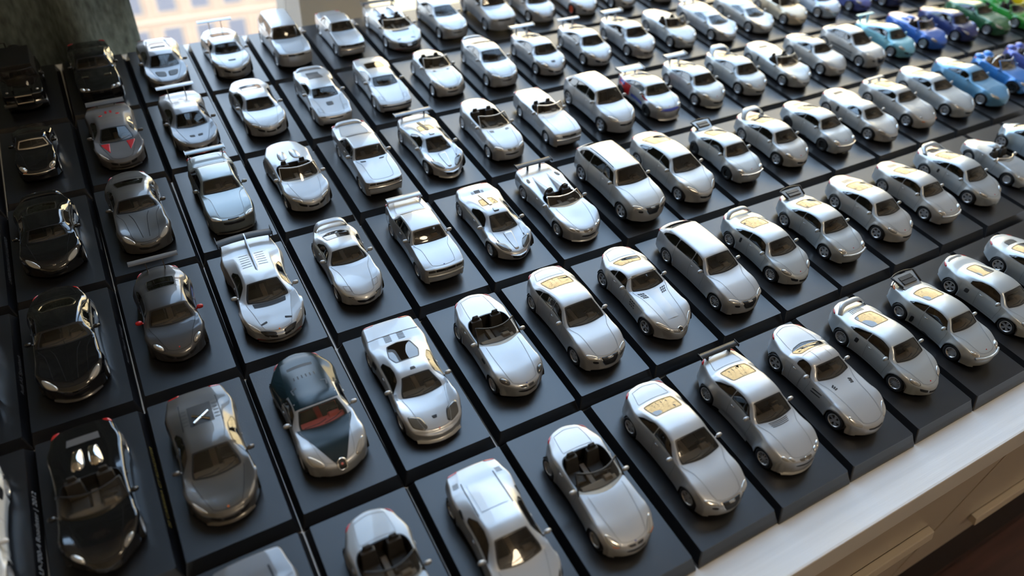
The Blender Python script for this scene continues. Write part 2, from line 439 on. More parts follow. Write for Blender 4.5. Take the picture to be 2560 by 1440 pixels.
class Kit:
    """a model car type: list of part specs shared by all its copies.  spec = (name, mesh, matkey, parent_index, loc)"""
    def __init__(k, B): k.B = B; k.parts = []
    def add(k, name, me, mat, parent=None, loc=(0, 0, 0), rot=(0, 0, 0), label=None):
        k.parts.append((name, me, mat, parent, loc, rot, label)); return len(k.parts) - 1
    # --- shell with clipped windows: holes = list of (name, outline(x,v), matkey or None, rimwidth)
    def shell(k, holes=(), paint='paint'):
        B = k.B
        base = np.linspace(B.s0, B.s1, int((B.s1 - B.s0) / .055))
        ex = []
        dense = np.linspace(B.st + .01, B.sn - .01, 1200); xsd = B.px(dense) - B.bow(B.px(dense))
        for xa in (B.wb / 2, -B.wb / 2):
            for t in np.linspace(0, math.pi, 13):
                tx = xa + B.ra * math.cos(t) * .9999
                if xsd[0] < tx < xsd[-1]: ex.append(np.interp(tx, xsd, dense))
            for t in (1.004, -1.004):
                tx = xa + B.ra * t
                if xsd[0] < tx < xsd[-1]: ex.append(np.interp(tx, xsd, dense))
        S = np.array(sorted(list(base) + ex + [B.st, B.sn]))
        S = S[np.concatenate([[True], np.diff(S) > .0015])]
        ns, nv = len(S), len(VV)
        G = np.stack(np.meshgrid(S, VV, indexing='ij'), -1).reshape(-1, 2)
        ii = np.arange(ns - 1)[:, None] * nv + np.arange(nv - 1)[None, :]
        a = ii.ravel(); q = np.stack([a, a + nv, a + nv + 1, a + 1], 1)
        tri = np.concatenate([q[:, [0, 1, 2]], q[:, [0, 2, 3]]])
        T = G[tri]                                        # n,3,2
        regions = []
        for (name, outl, mat, rim) in holes:
            poly = np.stack([outl[:, 0], outl[:, 1] * VS], 1)
            P = T.reshape(-1, 2); Q = np.stack([B.px(P[:, 0]), P[:, 1] * VS], 1)
            main = (P[:, 0] > B.st) & (P[:, 0] < B.sn)
            lo = poly.min(0) - .15; hi = poly.max(0) + .15
            near = main & ((Q > lo) & (Q < hi)).all(1)
            sd = np.full(len(P), 1.0)
            if near.any(): sd[near] = polysd(Q[near], poly)
            sd = sd.reshape(-1, 3)
            inn = (sd < 0).sum(1)
            keep = [T[inn == 0]]; ins = [T[inn == 3]]
            co, ci = [], []
            for t_, d_ in zip(T[(inn > 0) & (inn < 3)], sd[(inn > 0) & (inn < 3)]):
                A, Bn = [], []
                for j in range(3):
                    p0, p1, d0, d1 = t_[j], t_[(j + 1) % 3], d_[j], d_[(j + 1) % 3]
                    (A if d0 < 0 else Bn).append(p0)
                    if (d0 < 0) != (d1 < 0):
                        x_ = p0 + (p1 - p0) * (d0 / (d0 - d1)); A.append(x_); Bn.append(x_)
                for L_, o_ in ((A, ci), (Bn, co)):
                    for j in range(1, len(L_) - 1): o_.append([L_[0], L_[j], L_[j + 1]])
            if co: keep.append(np.array(co))
            if ci: ins.append(np.array(ci))
            T = np.concatenate(keep); I = np.concatenate(ins)
            if mat: regions.append((name, I, mat))
        def build(nm, TT, mat):
            P = TT.reshape(-1, 2); key, inv = np.unique(np.round(P, 6), axis=0, return_inverse=True)
            F = inv.reshape(-1, 3); ok = (F[:, 0] != F[:, 1]) & (F[:, 1] != F[:, 2]) & (F[:, 0] != F[:, 2])
            V = B.pts(key[:, 0], key[:, 1]); Nn = B.nrm(key[:, 0], key[:, 1])
            Fk = F[ok]
            fn = np.cross(V[Fk[:, 1]] - V[Fk[:, 0]], V[Fk[:, 2]] - V[Fk[:, 0]])
            fl = (fn * Nn[Fk].sum(1)).sum(1) < 0
            Fk[fl] = Fk[fl][:, ::-1]
            return np_mesh(nm, V, Fk, Nn, mat)
        bi = k.add('body', build('body', T, paint), paint)
        for nm, I, mat in regions:
            k.add(nm, build(nm, I, mat), mat)
        for (name, outl, mat, rim) in holes:
            if rim > 0: k.rim(outl, rim, 'window_seal' if mat else 'cockpit_trim')
        return bi
    def rim(k, outl, rw, name='window_seal', mat='trim', offs=.007):
        B = k.B; o = densify(np.stack([outl[:, 0], outl[:, 1] * VS], 1), .05)
        d = np.roll(o, -1, 0) - np.roll(o, 1, 0); d /= np.linalg.norm(d, axis=1)[:, None] + 1e-9
        n = np.stack([-d[:, 1], d[:, 0]], 1)
        area = (o[:, 0] * np.roll(o[:, 1], -1) - np.roll(o[:, 0], -1) * o[:, 1]).sum()
        if area < 0: n = -n
        i = o + n * rw; e = o - n * .008
        rows = []
        for L, of in ((e, .0), (e, offs), (i, offs), (i, -.01)):
            rows.append(B.off(B.X(L[:, 0]), L[:, 1] / VS, np.full(len(L), of)))
        V = np.concatenate(rows); m_ = len(o); F = []
        for r in range(3):
            for j in range(m_): F.append((r * m_ + j, r * m_ + (j + 1) % m_, (r + 1) * m_ + (j + 1) % m_, (r + 1) * m_ + j))
        me = np_mesh(name, V, F, None, mat); me.polygons.foreach_set('use_smooth', [False] * len(F))
        return k.add(name, me, mat)
    # --- raised patch on the surface, outline in (s,v)
    def patch(k, name, pts, mat, off=.008, bulge=0.0, it=2, r0=.25, parent=None, both=False, label=None, sink=.012):
        B = k.B; o = chaikin(pts, it, r0); c = o.mean(0)
        ids = []
        for sg in ((1, -1) if both else (1,)):
            rows = []
            for kk, of in ((1.0, -sink), (1.0, off), (.8, off + bulge * .36), (.5, off + bulge * .75), (.2, off + bulge * .96)):
                L = c + (o - c) * kk
                rows.append(B.off(np.clip(L[:, 0], B.s0, B.s1), np.clip(L[:, 1], -4, 4) * sg, np.full(len(L), of)))
            V = np.concatenate(rows); V = np.vstack([V, B.off([c[0]], [c[1] * sg], [off + bulge])]); m_ = len(o); F = []
            for r in range(4):
                for j in range(m_): F.append((r * m_ + j, r * m_ + (j + 1) % m_, (r + 1) * m_ + (j + 1) % m_, (r + 1) * m_ + j))
            for j in range(m_): F.append((4 * m_ + j, 4 * m_ + (j + 1) % m_, 5 * m_))
            me = mesh_of(name, V * S64, F, [mat if mat in MATS else 'silver'], True)
            bm = bmesh.new(); bm.from_mesh(me); bmesh.ops.recalc_face_normals(bm, faces=bm.faces)
            bm.faces.ensure_lookup_table(); f0 = bm.faces[len(F) - 1]
            nn = B.nrm(np.array([c[0]]), np.array([c[1] * sg]))[0]
            if f0.normal.dot(Vector(nn)) < 0: bmesh.ops.reverse_faces(bm, faces=bm.faces)
            bm.to_mesh(me); bm.free()
            ids.append(k.add(name, me, mat, parent, label=label))
        return ids
    def circle(k, name, s, v, r, mat, asp=1.0, **kw):
        mv = k.B.metric(s, v)
        pts = [(s + r * asp * math.cos(t), v + r / mv * math.sin(t)) for t in np.linspace(0, 2 * math.pi, 14, endpoint=False)]
        return k.patch(name, pts, mat, it=1, **kw)
    def ring(k, name, s, v, r, mat, w=.02, both=True, asp=1.0):
        B = k.B; mv = B.metric(s, v)
        for sg in ((1, -1) if both else (1,)):
            t = np.linspace(0, 2 * math.pi, 20, endpoint=False)
            P = B.off(s + r * asp * np.cos(t), (v + r / mv * np.sin(t)) * sg, np.full(20, .006))
            mb = MB().tube(P, w, 6, True); k.add(name, mb.mesh(name, mat, S64, True), mat)
    def lines(k, polys, w=.011, mat='line', name='panel_lines', both=True):
        B = k.B; V = []; F = []
        for pl in polys:
            pl = np.array(pl, float); D = [pl[0]]
            for a, b in zip(pl[:-1], pl[1:]):
                n = max(2, int(np.linalg.norm((b - a) * (1, VS)) / .06))
                D += [a + (b - a) * j / n for j in range(1, n + 1)]
            D = np.array(D)
            for sg in ((1, -1) if both else (1,)):
                s, v = D[:, 0], D[:, 1] * sg
                P = B.pts(s, v); Nn = B.nrm(s, v)
                t = np.gradient(P, axis=0); side = np.cross(Nn, t); side /= np.linalg.norm(side, axis=1)[:, None] + 1e-9
                o = len(V)
                for p_, n_, q_ in zip(P, Nn, side): V += [p_ + n_ * .009 + q_ * w / 2, p_ + n_ * .009 - q_ * w / 2]
                for j in range(len(D) - 1): F.append((o + 2 * j, o + 2 * j + 1, o + 2 * j + 3, o + 2 * j + 2))
        if F: k.add(name, mesh_of(name, np.array(V) * S64, F, [mat]), mat)

# ---- shared meshes
WHEEL = {}
def wheel_meshes(style, r, w):
    key = (style, round(r, 3), round(w, 3))
    if key in WHEEL: return WHEEL[key]
    rr = r * (.70 if style != 'fuchs' else .64)
    if style == 'steel': rr = r * .6
    h = w / 2
    t = MB().lathe([(rr, -h * .9), (r * .93, -h), (r * .985, -h * .8), (r, -h * .5), (r, h * .5), (r * .985, h * .8), (r * .93, h), (rr + .012, h * .92), (rr, h * .86), (rr, -h * .9)], 26)
    t.lathe([(0.001, -h * .3), (rr, -h * .3)], 18)
    tyre = t.mesh('wheel', 'rubber', S64, True)
    m = MB()
    m.lathe([(rr, h * .55), (rr + .004, h * .9), (rr - .02, h * .95), (rr - .035, h * .80), (rr - .04, h * .35)], 26)
    yo = h * .78
    if style == 'fuchs': ns, wi, wo, yo = 5, .055, .07, h * .55
    elif style == 'multi': ns, wi, wo = 10, .018, .022
    elif style == 'mesh': ns, wi, wo = 15, .012, .016
    elif style == 'twin': ns, wi, wo = 5, .05, .05
    elif style == 'steel': ns, wi, wo = 8, .03, .045
    else: ns, wi, wo = 5, .045, .06
    for i in range(ns):
        a0 = 2 * math.pi * i / ns + .3
        for da in ((-.16, .16) if style == 'twin' else (0,)):
            a = a0 + da; c, s_ = math.cos(a), math.sin(a); wf = .5 if style == 'twin' else 1
            b = len(m.v)
            for (rad, hw, y) in ((.03, wi * wf, yo * .92), (rr - .02, wo * wf, yo), (rr - .02, wo * wf, yo - .05), (.03, wi * wf, yo * .92 - .06)):
                for sg in (-1, 1): m.v.append((rad * c - sg * hw * s_, y, rad * s_ + sg * hw * c))
            m.f += [(b, b + 1, b + 3, b + 2), (b + 2, b + 3, b + 5, b + 4), (b, b + 2, b + 4, b + 6), (b + 1, b + 7, b + 5, b + 3)]
    m.lathe([(.001, yo + .004), (.05, yo), (.06, yo - .05)], 12)
    rim = m.mesh('rim', 'rim', S64)
    WHEEL[key] = (tyre, rim)
    return WHEEL[key]
_seat = None
def seat_mesh():
    global _seat
    if _seat is None:
        mb = MB()
        mb.box(-.25, .25, -.25, .25, 0, .16, (.02, .03, .03, .03))
        b = len(mb.v); mb.box(-.10, .06, -.24, .24, 0, .58, (.02, .0, .05, .05))
        for i in range(b, len(mb.v)):
            x, y, z = mb.v[i]; mb.v[i] = (x - .2 - z * .32, y, z + .08)
        mb.box(-.50, -.42, -.12, .12, .63, .80, (.01, .01, .02, .02))
        _seat = mb.mesh('seat', 'interior', S64, False, .03 * S64)
    return _seat
_sw = None
def steer_mesh():
    global _sw
    if _sw is None:
        mb = MB(); P = [(0, .17 * math.cos(t), .17 * math.sin(t)) for t in np.linspace(0, 2 * math.pi, 16, endpoint=False)]
        mb.tube(P, .018, 6, True); mb.box(-.015, .015, -.16, .16, -.025, .025); mb.box(-.015, .015, -.02, .02, -.16, 0)
        mb.box(-.02, .03, -.05, .05, -.05, .05)
        _sw = mb.mesh('steering_wheel', 'black', S64)
    return _sw
_mir = {}
def mirror_mesh(sg, mat='paint'):
    if (sg, mat) not in _mir:
        mb = MB(); mb.ellipsoid((0, .13 * sg, .06), (.06, .11, .075), 12, 8, .8)
        mb.tube([(-.01, -.05 * sg, -.03), (0, .08 * sg, .03)], [.03, .025], 6)
        _mir[(sg, mat)] = mb.mesh('door_mirror', 'silver', S64, True)
    return _mir[(sg, mat)]
# ------------------------------------------------------------------ building a car type from its body and its features
def clip_x(poly, x0, x1):
    for lim, sg in ((x0, 1), (x1, -1)):
        out = []
        for a, b in zip(poly, poly[1:] + poly[:1]):
            ia, ib = (a[0] - lim) * sg >= 0, (b[0] - lim) * sg >= 0
            if ia: out.append(a)
            if ia != ib:
                t = (lim - a[0]) / (b[0] - a[0]); out.append((lim, a[1] + (b[1] - a[1]) * t))
        poly = out
    return poly
def mir(p): return [(x, -v) for x, v in p][::-1]

def make(bp, side=None, split=(), hl='slant', gr='mouth', tl='corner', wheel='five', seat='interior', dash='interior_brown', xk=None, four=False, ws_h=None,
         rake=None, roll=None, mirrors='paint', rearwin=True, wiper=True, extras=None, hlmat='lamp', tlmat='red_lamp', doors=None, hood=True,
         rimmat='rim', frame='black', mxv=None, decklid=True, ws=None, rw=None, pillar='trim', handle=True, paint='paint', seats=True):
    B = Body(**bp); k = Kit(B); h = B.W / 2
    holes = []
    if not B.open:
        if ws is None: ws = [(B.xc + .0, -.95), (B.xc + .0, .95), (B.xf + .03, .92), (B.xf + .03, -.92)]
        holes.append(('windscreen', chaikin(ws, 3, .06), 'glass', .035))
        if rearwin:
            if rw is None: rw = [(B.xr - .08, -.80), (B.xr - .08, .80), (B.xd + .10, .86), (B.xd + .10, -.86)]
            holes.append(('rear_window', chaikin(rw, 3, .08), 'glass_dark', .025))
        if side is None: side = [(B.xc - .14, 1.88), (B.xf + .10, 1.20), (B.xf - .2, 1.15), (B.xr + .05, 1.17), (B.xr - .45, 1.45), (B.xr - .62, 1.86)]
        cuts = [min(p[0] for p in side) - 1] + sorted(split) + [max(p[0] for p in side) + 1]
        for a, b in zip(cuts[:-1], cuts[1:]):
            sub = clip_x(list(side), a + (.02 if a in split else 0), b - (.02 if b in split else 0))
            if len(sub) >= 3:
                holes.append(('side_window', chaikin(sub, 2, .07), 'glass_dark', .016))
                holes.append(('side_window', chaikin(mir(sub), 2, .07), 'glass_dark', .016))
    else:
        xk = xk if xk is not None else B.xd + .05
        f = B.xc - .12
        ck = [(f, -1.2), (f, 1.2), (f - .22, 1.70), (xk + .28, 1.70), (xk, 1.1), (xk, -1.1), (xk + .28, -1.70), (f - .22, -1.70)]
        ck = chaikin(ck, 3, .2)
        holes.append(('cockpit', ck, None, .03))
    k.shell(holes, paint)
    # floor pan and wheel wells
    mb = MB(); nb = abs(float(B.bow(B.Nx))); tb = abs(float(B.bow(B.Tx)))
    zlo = B.p['sill'] - .04
    mb.box(B.Tx + .30 + tb, B.Nx - .42 - nb, -h * .60, h * .60, zlo, .42 + zlo - .13)
    mb.box(-B.wb / 2 + B.ra, B.wb / 2 - B.ra, -h * .86, h * .86, zlo, zlo + .14)
    mb.box(B.Tx + .20, B.Nx - .22, -h * .34, h * .34, B.P[-1][1], B.P[-1][1] + .2)
    for xa in (B.wb / 2, -B.wb / 2):
        for sg in (-1, 1):
            b = len(mb.v); n = 10
            for j in range(n + 1):
                t = math.pi * j / n
                for y in (h * .60, h * .95): mb.v.append((xa + (B.ra + .004) * math.cos(t), sg * y, B.rt + (B.ra + .004) * math.sin(t)))
            for j in range(n): mb.f.append((b + 2 * j, b + 2 * j + 1, b + 2 * j + 3, b + 2 * j + 2))
    k.add('chassis', mb.mesh('chassis', 'well', S64), 'well')
    # wheels
    ty, ri = wheel_meshes(wheel, B.rt, B.tyre_w)
    for xa in (B.wb / 2, -B.wb / 2):
        wd = float(B.wid(xa)) + B.flare - .035 - B.tyre_w / 2
        for sg in (1, -1):
            i = k.add('wheel', ty, 'rubber', None, (xa * S64, sg * wd * S64, B.rt * S64), (0, 0, 0 if sg > 0 else math.pi))
            k.add('rim', ri, rimmat, i)
    # cabin
    xs_ = max(B.xc - .95, B.xr + .30) if not B.open else (xk + .55)
    if B.open: xs_ = max(xs_, xk + .42)
    zs_ = .34 if B.open else min(.34, B.H - 1.0)
    if seats:
        for sg in (1, -1): k.add('seat', seat_mesh(), seat, None, (xs_ * S64, sg * .20 * B.W * S64, zs_ * S64))
        if four:
            for sg in (1, -1): k.add('seat', seat_mesh(), seat, None, ((xs_ - .8) * S64, sg * .20 * B.W * S64, (.12 if B.H < 1.42 else .30) * S64))
    zc = B.zc
    if seats:
        mb = MB(); mb.box(B.xc - .52, B.xc - .10, -h * .70, h * .70, .40, zc - .07, (.10, .02, .05, .05)); mb.box(B.xc - .5, B.xc - .25, h * .18, h * .55, zc - .1, zc - .015, (.03, .12, .05, .05))
        mb.box(xs_ - .3, B.xc - .4, -.08, .08, .35, .55)
        k.add('dashboard', mb.mesh('dashboard', dash, S64, False, .02 * S64), dash)
        k.add('steering_wheel', steer_mesh(), 'black', None, ((B.xc - .60) * S64, .20 * B.W * S64, (zc - .07) * S64), (0, .42, 0))
    if B.open:
        L = densify(np.stack([ck[:, 0], ck[:, 1] * VS], 1), .08); P = B.off(B.X(L[:, 0]), L[:, 1] / VS, np.full(len(L), -.004)); n = len(P)
        V = np.concatenate([P, P * (1, .93, 0) + (0, 0, .40), [[P[:, 0].mean(), 0, .40]]])
        F = [(j, (j + 1) % n, n + (j + 1) % n, n + j) for j in range(n)] + [(n + j, n + (j + 1) % n, 2 * n) for j in range(n)]
        k.add('cockpit_tub', mesh_of('cockpit_tub', V * S64, F, ['interior'], False), 'interior' if seat != 'interior_tan' else seat)
        hh = ws_h or .50; rk = rake or .46
        ys = np.linspace(-1, 1, 15); rows = []
        wb_ = h * .86
        for t in np.linspace(0, 1, 6):
            row = []
            for y in ys:
                yy = y * wb_ * (1 - .13 * t)
                row.append((B.xc + .03 - .24 * (y * y) - rk * t, yy, zc - .03 - .03 * y * y * (1 - t) + hh * (t - .10 * t * t) - .03 * y * y * t))
            rows.append(row)
        gi = k.add('windscreen', MB().grid(rows).mesh('windscreen', 'glass', S64, True), 'glass')
        per = rows[0] + [r[-1] for r in rows[1:]] + rows[-1][::-1][1:] + [r[0] for r in rows[::-1][1:-1]]
        k.add('windscreen_frame', MB().tube(per, .028, 6, True).mesh('windscreen_frame', frame if frame in MATS else 'silver', S64, True), frame, gi)
        if roll:
            for sg in (1, -1):
                y0 = sg * .20 * B.W; zb = .84
                if roll == 'hoop':
                    P = [(xs_ - .42, y0 + .17 * math.cos(t), zb + .26 * math.sin(t)) for t in np.linspace(0, math.pi, 9)]
                    k.add('roll_hoop', MB().tube(P, .028, 6).mesh('roll_hoop', 'black', S64, True), 'black')
                else:
                    mbb = MB().box(xs_ - .50, xs_ - .36, y0 - .16, y0 + .16, .70, .98, (.03, .03, .03, .03))
                    k.add('headrest', mbb.mesh('headrest', 'black', S64, False, .02 * S64), seat)
    if wiper:
        if not B.open:
            k.lines([[(B.X(B.xc - .06), -.75), (B.X(B.xc - .10), -.2), (B.X(B.xc - .16), .1)]], .02, 'black', 'wiper', both=False)
            k.lines([[(B.X(B.xc - .06), .0), (B.X(B.xc - .10), .45), (B.X(B.xc - .17), .75)]], .02, 'black', 'wiper', both=False)
    # mirrors
    if mirrors:
        xm = (B.xc - .30) if not B.open else B.xc - .22
        for sg in (1, -1):
            p = B.pts([B.X(xm)], [sg * 1.93])[0]
            k.add('door_mirror', mirror_mesh(sg), mirrors, None, tuple(p * S64))
    # panel lines
    s0 = [B.X(B.xc - .12), B.X(B.xc - .10 - 1.15)] if doors is None else [B.X(x) for x in doors]
    pl = []
    if doors != []:
        for i_, sx in enumerate(s0): pl.append([(sx, 2.02), (sx + (.05 if i_ == 0 else .02), 2.6), (sx + (.0 if i_ == 0 else .08), 3.75)])
        pl.append([(s0[0], 3.75), (s0[-1] + .08, 3.75)])
    if hood: pl.append([(B.X(B.xc + .02), 1.02), (B.N(-.30), 1.02), (B.N(-.06), .95), (B.N(-.01), .6), (B.N(.0), 0)])
    if decklid and B.xd - B.Tx > .35: pl.append([(B.X(B.xd - .06), 0), (B.X(B.xd - .06), .9), (B.T(-.06), 1.05), (B.T(-.02), 0)])
    k.lines(pl)
    if handle and doors != []:
        for sg in (1, -1):
            sx = s0[1] + .16; P = B.off([sx - .07, sx, sx + .07], [sg * 2.32] * 3, [.005, .02, .005])
            k.add('door_handle', MB().tube(P, .014, 6).mesh('door_handle', 'silver', S64, True), 'paint')
    N, X, T = B.N, B.X, B.T
    fs = B.sk[B.ine + 1] - B.sn
    # headlights
    if hl == 'slant': k.patch('headlight', [(N(-.40), 1.90), (N(-.18), 1.18), (N(.05), 1.0), (N(.14), 1.5), (N(.05), 2.04)], hlmat, both=True, bulge=.012)
    elif hl == 'wide': k.patch('headlight', [(N(-.14), 2.0), (N(-.05), 1.05), (N(.10), 1.0), (N(.17), 1.6), (N(.08), 2.1)], hlmat, both=True, bulge=.01)
    elif hl == 'oval': k.circle('headlight', N(-.13), 1.60, .155, hlmat, 1.12, both=True, bulge=.05); k.ring('lamp_bezel', N(-.13), 1.60, .16, 'line', .008, asp=1.12)
    elif hl == 'round': k.circle('headlight', N(-.04), 1.65, .12, hlmat, 1.15, both=True, bulge=.05); k.ring('lamp_bezel', N(-.04), 1.65, .123, 'chrome', .012, asp=1.15)
    elif hl == 'twin':
        k.circle('headlight', N(-.02), 1.62, .105, hlmat, 1.1, both=True, bulge=.04); k.circle('headlight', N(.01), 1.12, .085, hlmat, 1.0, both=True, bulge=.03)
    elif hl == 'box': k.patch('headlight', [(N(fs + .015), 1.95), (N(fs + .015), 1.05), (N(fs + .12), 1.05), (N(fs + .12), 1.95)], hlmat, both=True, r0=.12)
    elif hl == 'pop':
        q = [(N(-.42), 1.55), (N(-.42), .95), (N(-.16), .95), (N(-.16), 1.55)]
        k.lines([q + [q[0]]], .012); k.patch('indicator', [(N(.10), 1.9), (N(.10), 1.2), (N(.15), 1.2), (N(.15), 1.9)], 'lamp_smoke', both=True, r0=.1)
    elif hl == 'dot': k.circle('headlight', N(-.16), 1.35, .06, 'lamp', 1.0, both=True, bulge=.03)
    elif hl == 'blade': k.patch('headlight', [(N(-.36), 1.96), (N(-.26), 1.76), (N(-.02), 1.42), (N(.04), 1.48), (N(-.05), 1.82), (N(-.2), 1.98)], hlmat, both=True, r0=.1)
    elif hl == 'pod': k.patch('headlight', [(N(-.52), 1.72), (N(-.48), .78), (N(-.10), .66), (N(.0), 1.0), (N(-.08), 1.80)], hlmat, both=True, r0=.15)
    # grilles
    if gr == 'mouth': k.patch('air_intake', [(N(.22), -1.1), (N(.22), 1.1), (N(.32), .95), (N(.32), -.95)], 'black', r0=.15, off=.004)
    elif gr == 'shield':
        k.patch('grille', [(N(.04), -.80), (N(.04), .80), (N(.24), .70), (N(.37), .48), (N(.37), -.48), (N(.24), -.70)], 'black', r0=.1)
        for z_ in (.10, .15, .20, .25): k.lines([[(N(z_), -.68), (N(z_), .68)]], .010, 'mesh_grey', 'grille_bar', both=False)
        k.patch('air_intake', [(N(.20), 1.15), (N(.20), 1.85), (N(.30), 1.75), (N(.30), 1.15)], 'black', both=True, off=.004)
        q = [(N(.03), -.83), (N(.03), .83), (N(.24), .73), (N(.38), .5), (N(.38), -.5), (N(.24), -.73)]
        k.lines([q + [q[0]]], .018, 'chrome', 'grille_surround', both=False)
        for j in range(4): k.ring('badge_ring', N(.10), -.17 + .115 * j, .030, 'chrome', .006, both=False)
    elif gr == 'kidney':
        for sg in (1, -1):
            k.patch('grille', [(N(.07), sg * .06), (N(.07), sg * .62), (N(.15), sg * .55), (N(.15), sg * .06)], 'mesh_grey', r0=.2)
            q = [(N(.06), sg * .05), (N(.06), sg * .65), (N(.16), sg * .58), (N(.16), sg * .05)]; k.lines([q + [q[0]]], .014, 'chrome', 'grille_surround', both=False)
        k.patch('air_intake', [(N(.24), -.9), (N(.24), .9), (N(.32), .8), (N(.32), -.8)], 'black', off=.004)
    elif gr == 'bars':
        k.patch('grille', [(N(.03), -.60), (N(.03), .60), (N(.15), .50), (N(.15), -.50)], 'black', r0=.15)
        for z_ in (.05, .09, .13): k.lines([[(N(z_), -.56), (N(z_), .56)]], .014, 'chrome', 'grille_bar', both=False)
        k.ring('badge_ring', N(.09), 0, .055, 'chrome', .009, both=False)
        k.lines([[(N(.04), 0), (N(.085), 0)], [(N(.085), 0), (N(.125), .10)], [(N(.085), 0), (N(.125), -.10)]], .012, 'chrome', 'badge_star', both=False)
        k.patch('air_intake', [(N(.26), -1.0), (N(.26), 1.0), (N(.33), .9), (N(.33), -.9)], 'black', off=.004)
    elif gr == 'box':
        k.patch('grille', [(N(fs + .01), -.98), (N(fs + .01), .98), (N(fs + .115), .98), (N(fs + .115), -.98)], 'black', r0=.06)
        for sg in (1, -1):
            q = [(N(fs + .005), sg * .02), (N(fs + .005), sg * .17), (N(fs + .12), sg * .17), (N(fs + .12), sg * .02)]
            k.patch('grille', q, 'mesh_grey', r0=.1, off=.016); k.lines([q + [q[0]]], .014, 'chrome', 'grille_surround', both=False)
    elif gr == 'corner':
        k.patch('air_intake', [(N(.20), .75), (N(.18), 1.75), (N(.30), 1.70), (N(.31), .75)], 'black', both=True, r0=.12, off=.004)
        k.patch('air_intake', [(N(.24), -.6), (N(.24), .6), (N(.32), .6), (N(.32), -.6)], 'black', r0=.12, off=.004)
    elif gr == 'slot': k.patch('air_intake', [(N(.17), -.85), (N(.17), .85), (N(.24), .75), (N(.24), -.75)], 'black', r0=.15, off=.004)
    # tail lamps
    if tl == 'corner': k.patch('tail_lamp', [(T(-.08), 1.98), (T(.04), 1.45), (T(.13), 1.45), (T(.15), 2.0), (T(-.0), 2.2)], tlmat, both=True, bulge=.015)
    elif tl == 'bar': k.patch('tail_lamp', [(T(.05), 1.0), (T(.05), 1.98), (T(.15), 1.98), (T(.15), 1.0)], tlmat, both=True, r0=.1)
    if extras: extras(k, B)
    return k

# ------------------------------------------------------------------ extra pieces
def wing(x, z, span, chord, mat='paint', strut=True, sx=.45, tilt=.12, ends=0.0, zb=None, thick=.025, sweep=0.0, smat=None):
    def f(k, B):
        rows = []
        for y in np.linspace(-1, 1, 9):
            xo = x - sweep * y * y
            rows.append([(xo + chord * a, y * span / 2, z + b_ + tilt * chord * (-a)) for a, b_ in ((.5, 0), (.3, thick), (-.1, thick * .9), (-.5, .0), (-.45, -thick * .5), (.1, -thick * .6), (.5, 0))])
        mb = MB().grid(rows)
        for r in (rows[0], rows[-1]):
            b = len(mb.v); mb.v += r[:-1]; mb.f.append(tuple(range(b, b + 6)))
        i = k.add('rear_wing', mb.mesh('rear_wing', mat if mat in MATS else 'silver', S64, True), mat)
        if ends:
            for sg in (-1, 1):
                k.add('end_plate', MB().box(x - chord * .6, x + chord * .6, sg * span / 2 - .012, sg * span / 2 + .012, z - ends, z + ends * .6).mesh('end_plate', mat if mat in MATS else 'silver', S64), mat, i)
        if strut:
            for sg in (-1, 1):
                y = sg * span / 2 * sx
                z0 = zb if zb else B.pts([B.X(x + .1)], [0])[0][2] - .08
                k.add('wing_strut', MB().box(x - .02, x + .12, y - .018, y + .018, z0, z + .005, (-.04, .06, 0, 0)).mesh('wing_strut', 'black', S64), smat or mat, i)
    return f
def lipspoiler(x, z, span, mat='paint', rise=.10, chord=.21, curved=.25):
    """hoop spoiler that rises from both flanks"""
    def f(k, B):
        rows = []
        for y in np.linspace(-1, 1, 15):
            xo = x + curved * y * y * y * y; zz = z + rise * (1 - abs(y) ** 6) - .12 * abs(y) ** 8
            rows.append([(xo + chord * a, y * span / 2, zz + b_) for a, b_ in ((.5, -.02), (.3, .018), (-.2, .03), (-.5, .02), (-.4, -.02), (.2, -.03), (.5, -.02))])
        k.add('rear_wing', MB().grid(rows).mesh('rear_wing', mat if mat in MATS else 'silver', S64, True), mat)
    return f
def traytail(x, z, span=1.15, ln=.62, mat='paint', rim='black'):
    """flat tray spoiler with a slatted grille and a rubber lip"""
    def f(k, B):
        rows = []
        for y in np.linspace(-1, 1, 11):
            yy = y * span / 2 * 1.0
            rows.append([(x + ln / 2, yy * .82, z - .09), (x - ln * .3, yy * .96, z + .02), (x - ln / 2, yy * (1 - .04 * (1 - abs(y))), z + .05), (x - ln / 2, yy * .96, z - .01), (x + ln * .3, yy * .7, z - .22)])
        i = k.add('tray_spoiler', MB().grid(rows).mesh('tray_spoiler', mat if mat in MATS else 'silver', S64, False), mat)
        P = [(x + ln * .35, -span * .43, z - .05)] + [(x - ln * .5 - .10 * (1 - y * y), y * span * .53, z + .055) for y in np.linspace(-1, 1, 9)] + [(x + ln * .35, span * .43, z - .05)]
        k.add('spoiler_lip', MB().tube(P, .035, 6).mesh('spoiler_lip', rim, S64, True), rim, i)
        for a, b_ in ((.24, -.02), (-.06, -.34)):
            zz = lambda q: z - .045 - .13 * q + .0
            x1, x0 = x + ln * a, x + ln * b_
            g = k.add('engine_grille', MB().box(x0, x1, -span * .30, span * .30, z - .07, z + .015 + (.0 if a > 0 else .022)).mesh('engine_grille', 'mesh_grey', S64), 'black', i)
    return f
def louvres(x0, x1, v0, v1, n=5, both=True, w=.022, name='vent'):
    def f(k, B):
        k.lines([[(B.X(x0 + (x1 - x0) * j / max(1, n - 1)), v0), (B.X(x0 + (x1 - x0) * j / max(1, n - 1)), v1)] for j in range(n)], w, 'mesh_grey', name, both)
    return f
def darkpatch(x0, x1, v0, v1, mat='black', both=True, name='vent', r0=.15, off=.006, skew=0.0):
    def f(k, B): k.patch(name, [(B.X(x0), v0), (B.X(x1), v0 + skew), (B.X(x1), v1 + skew), (B.X(x0), v1)], mat, both=both, r0=r0, off=off)
    return f
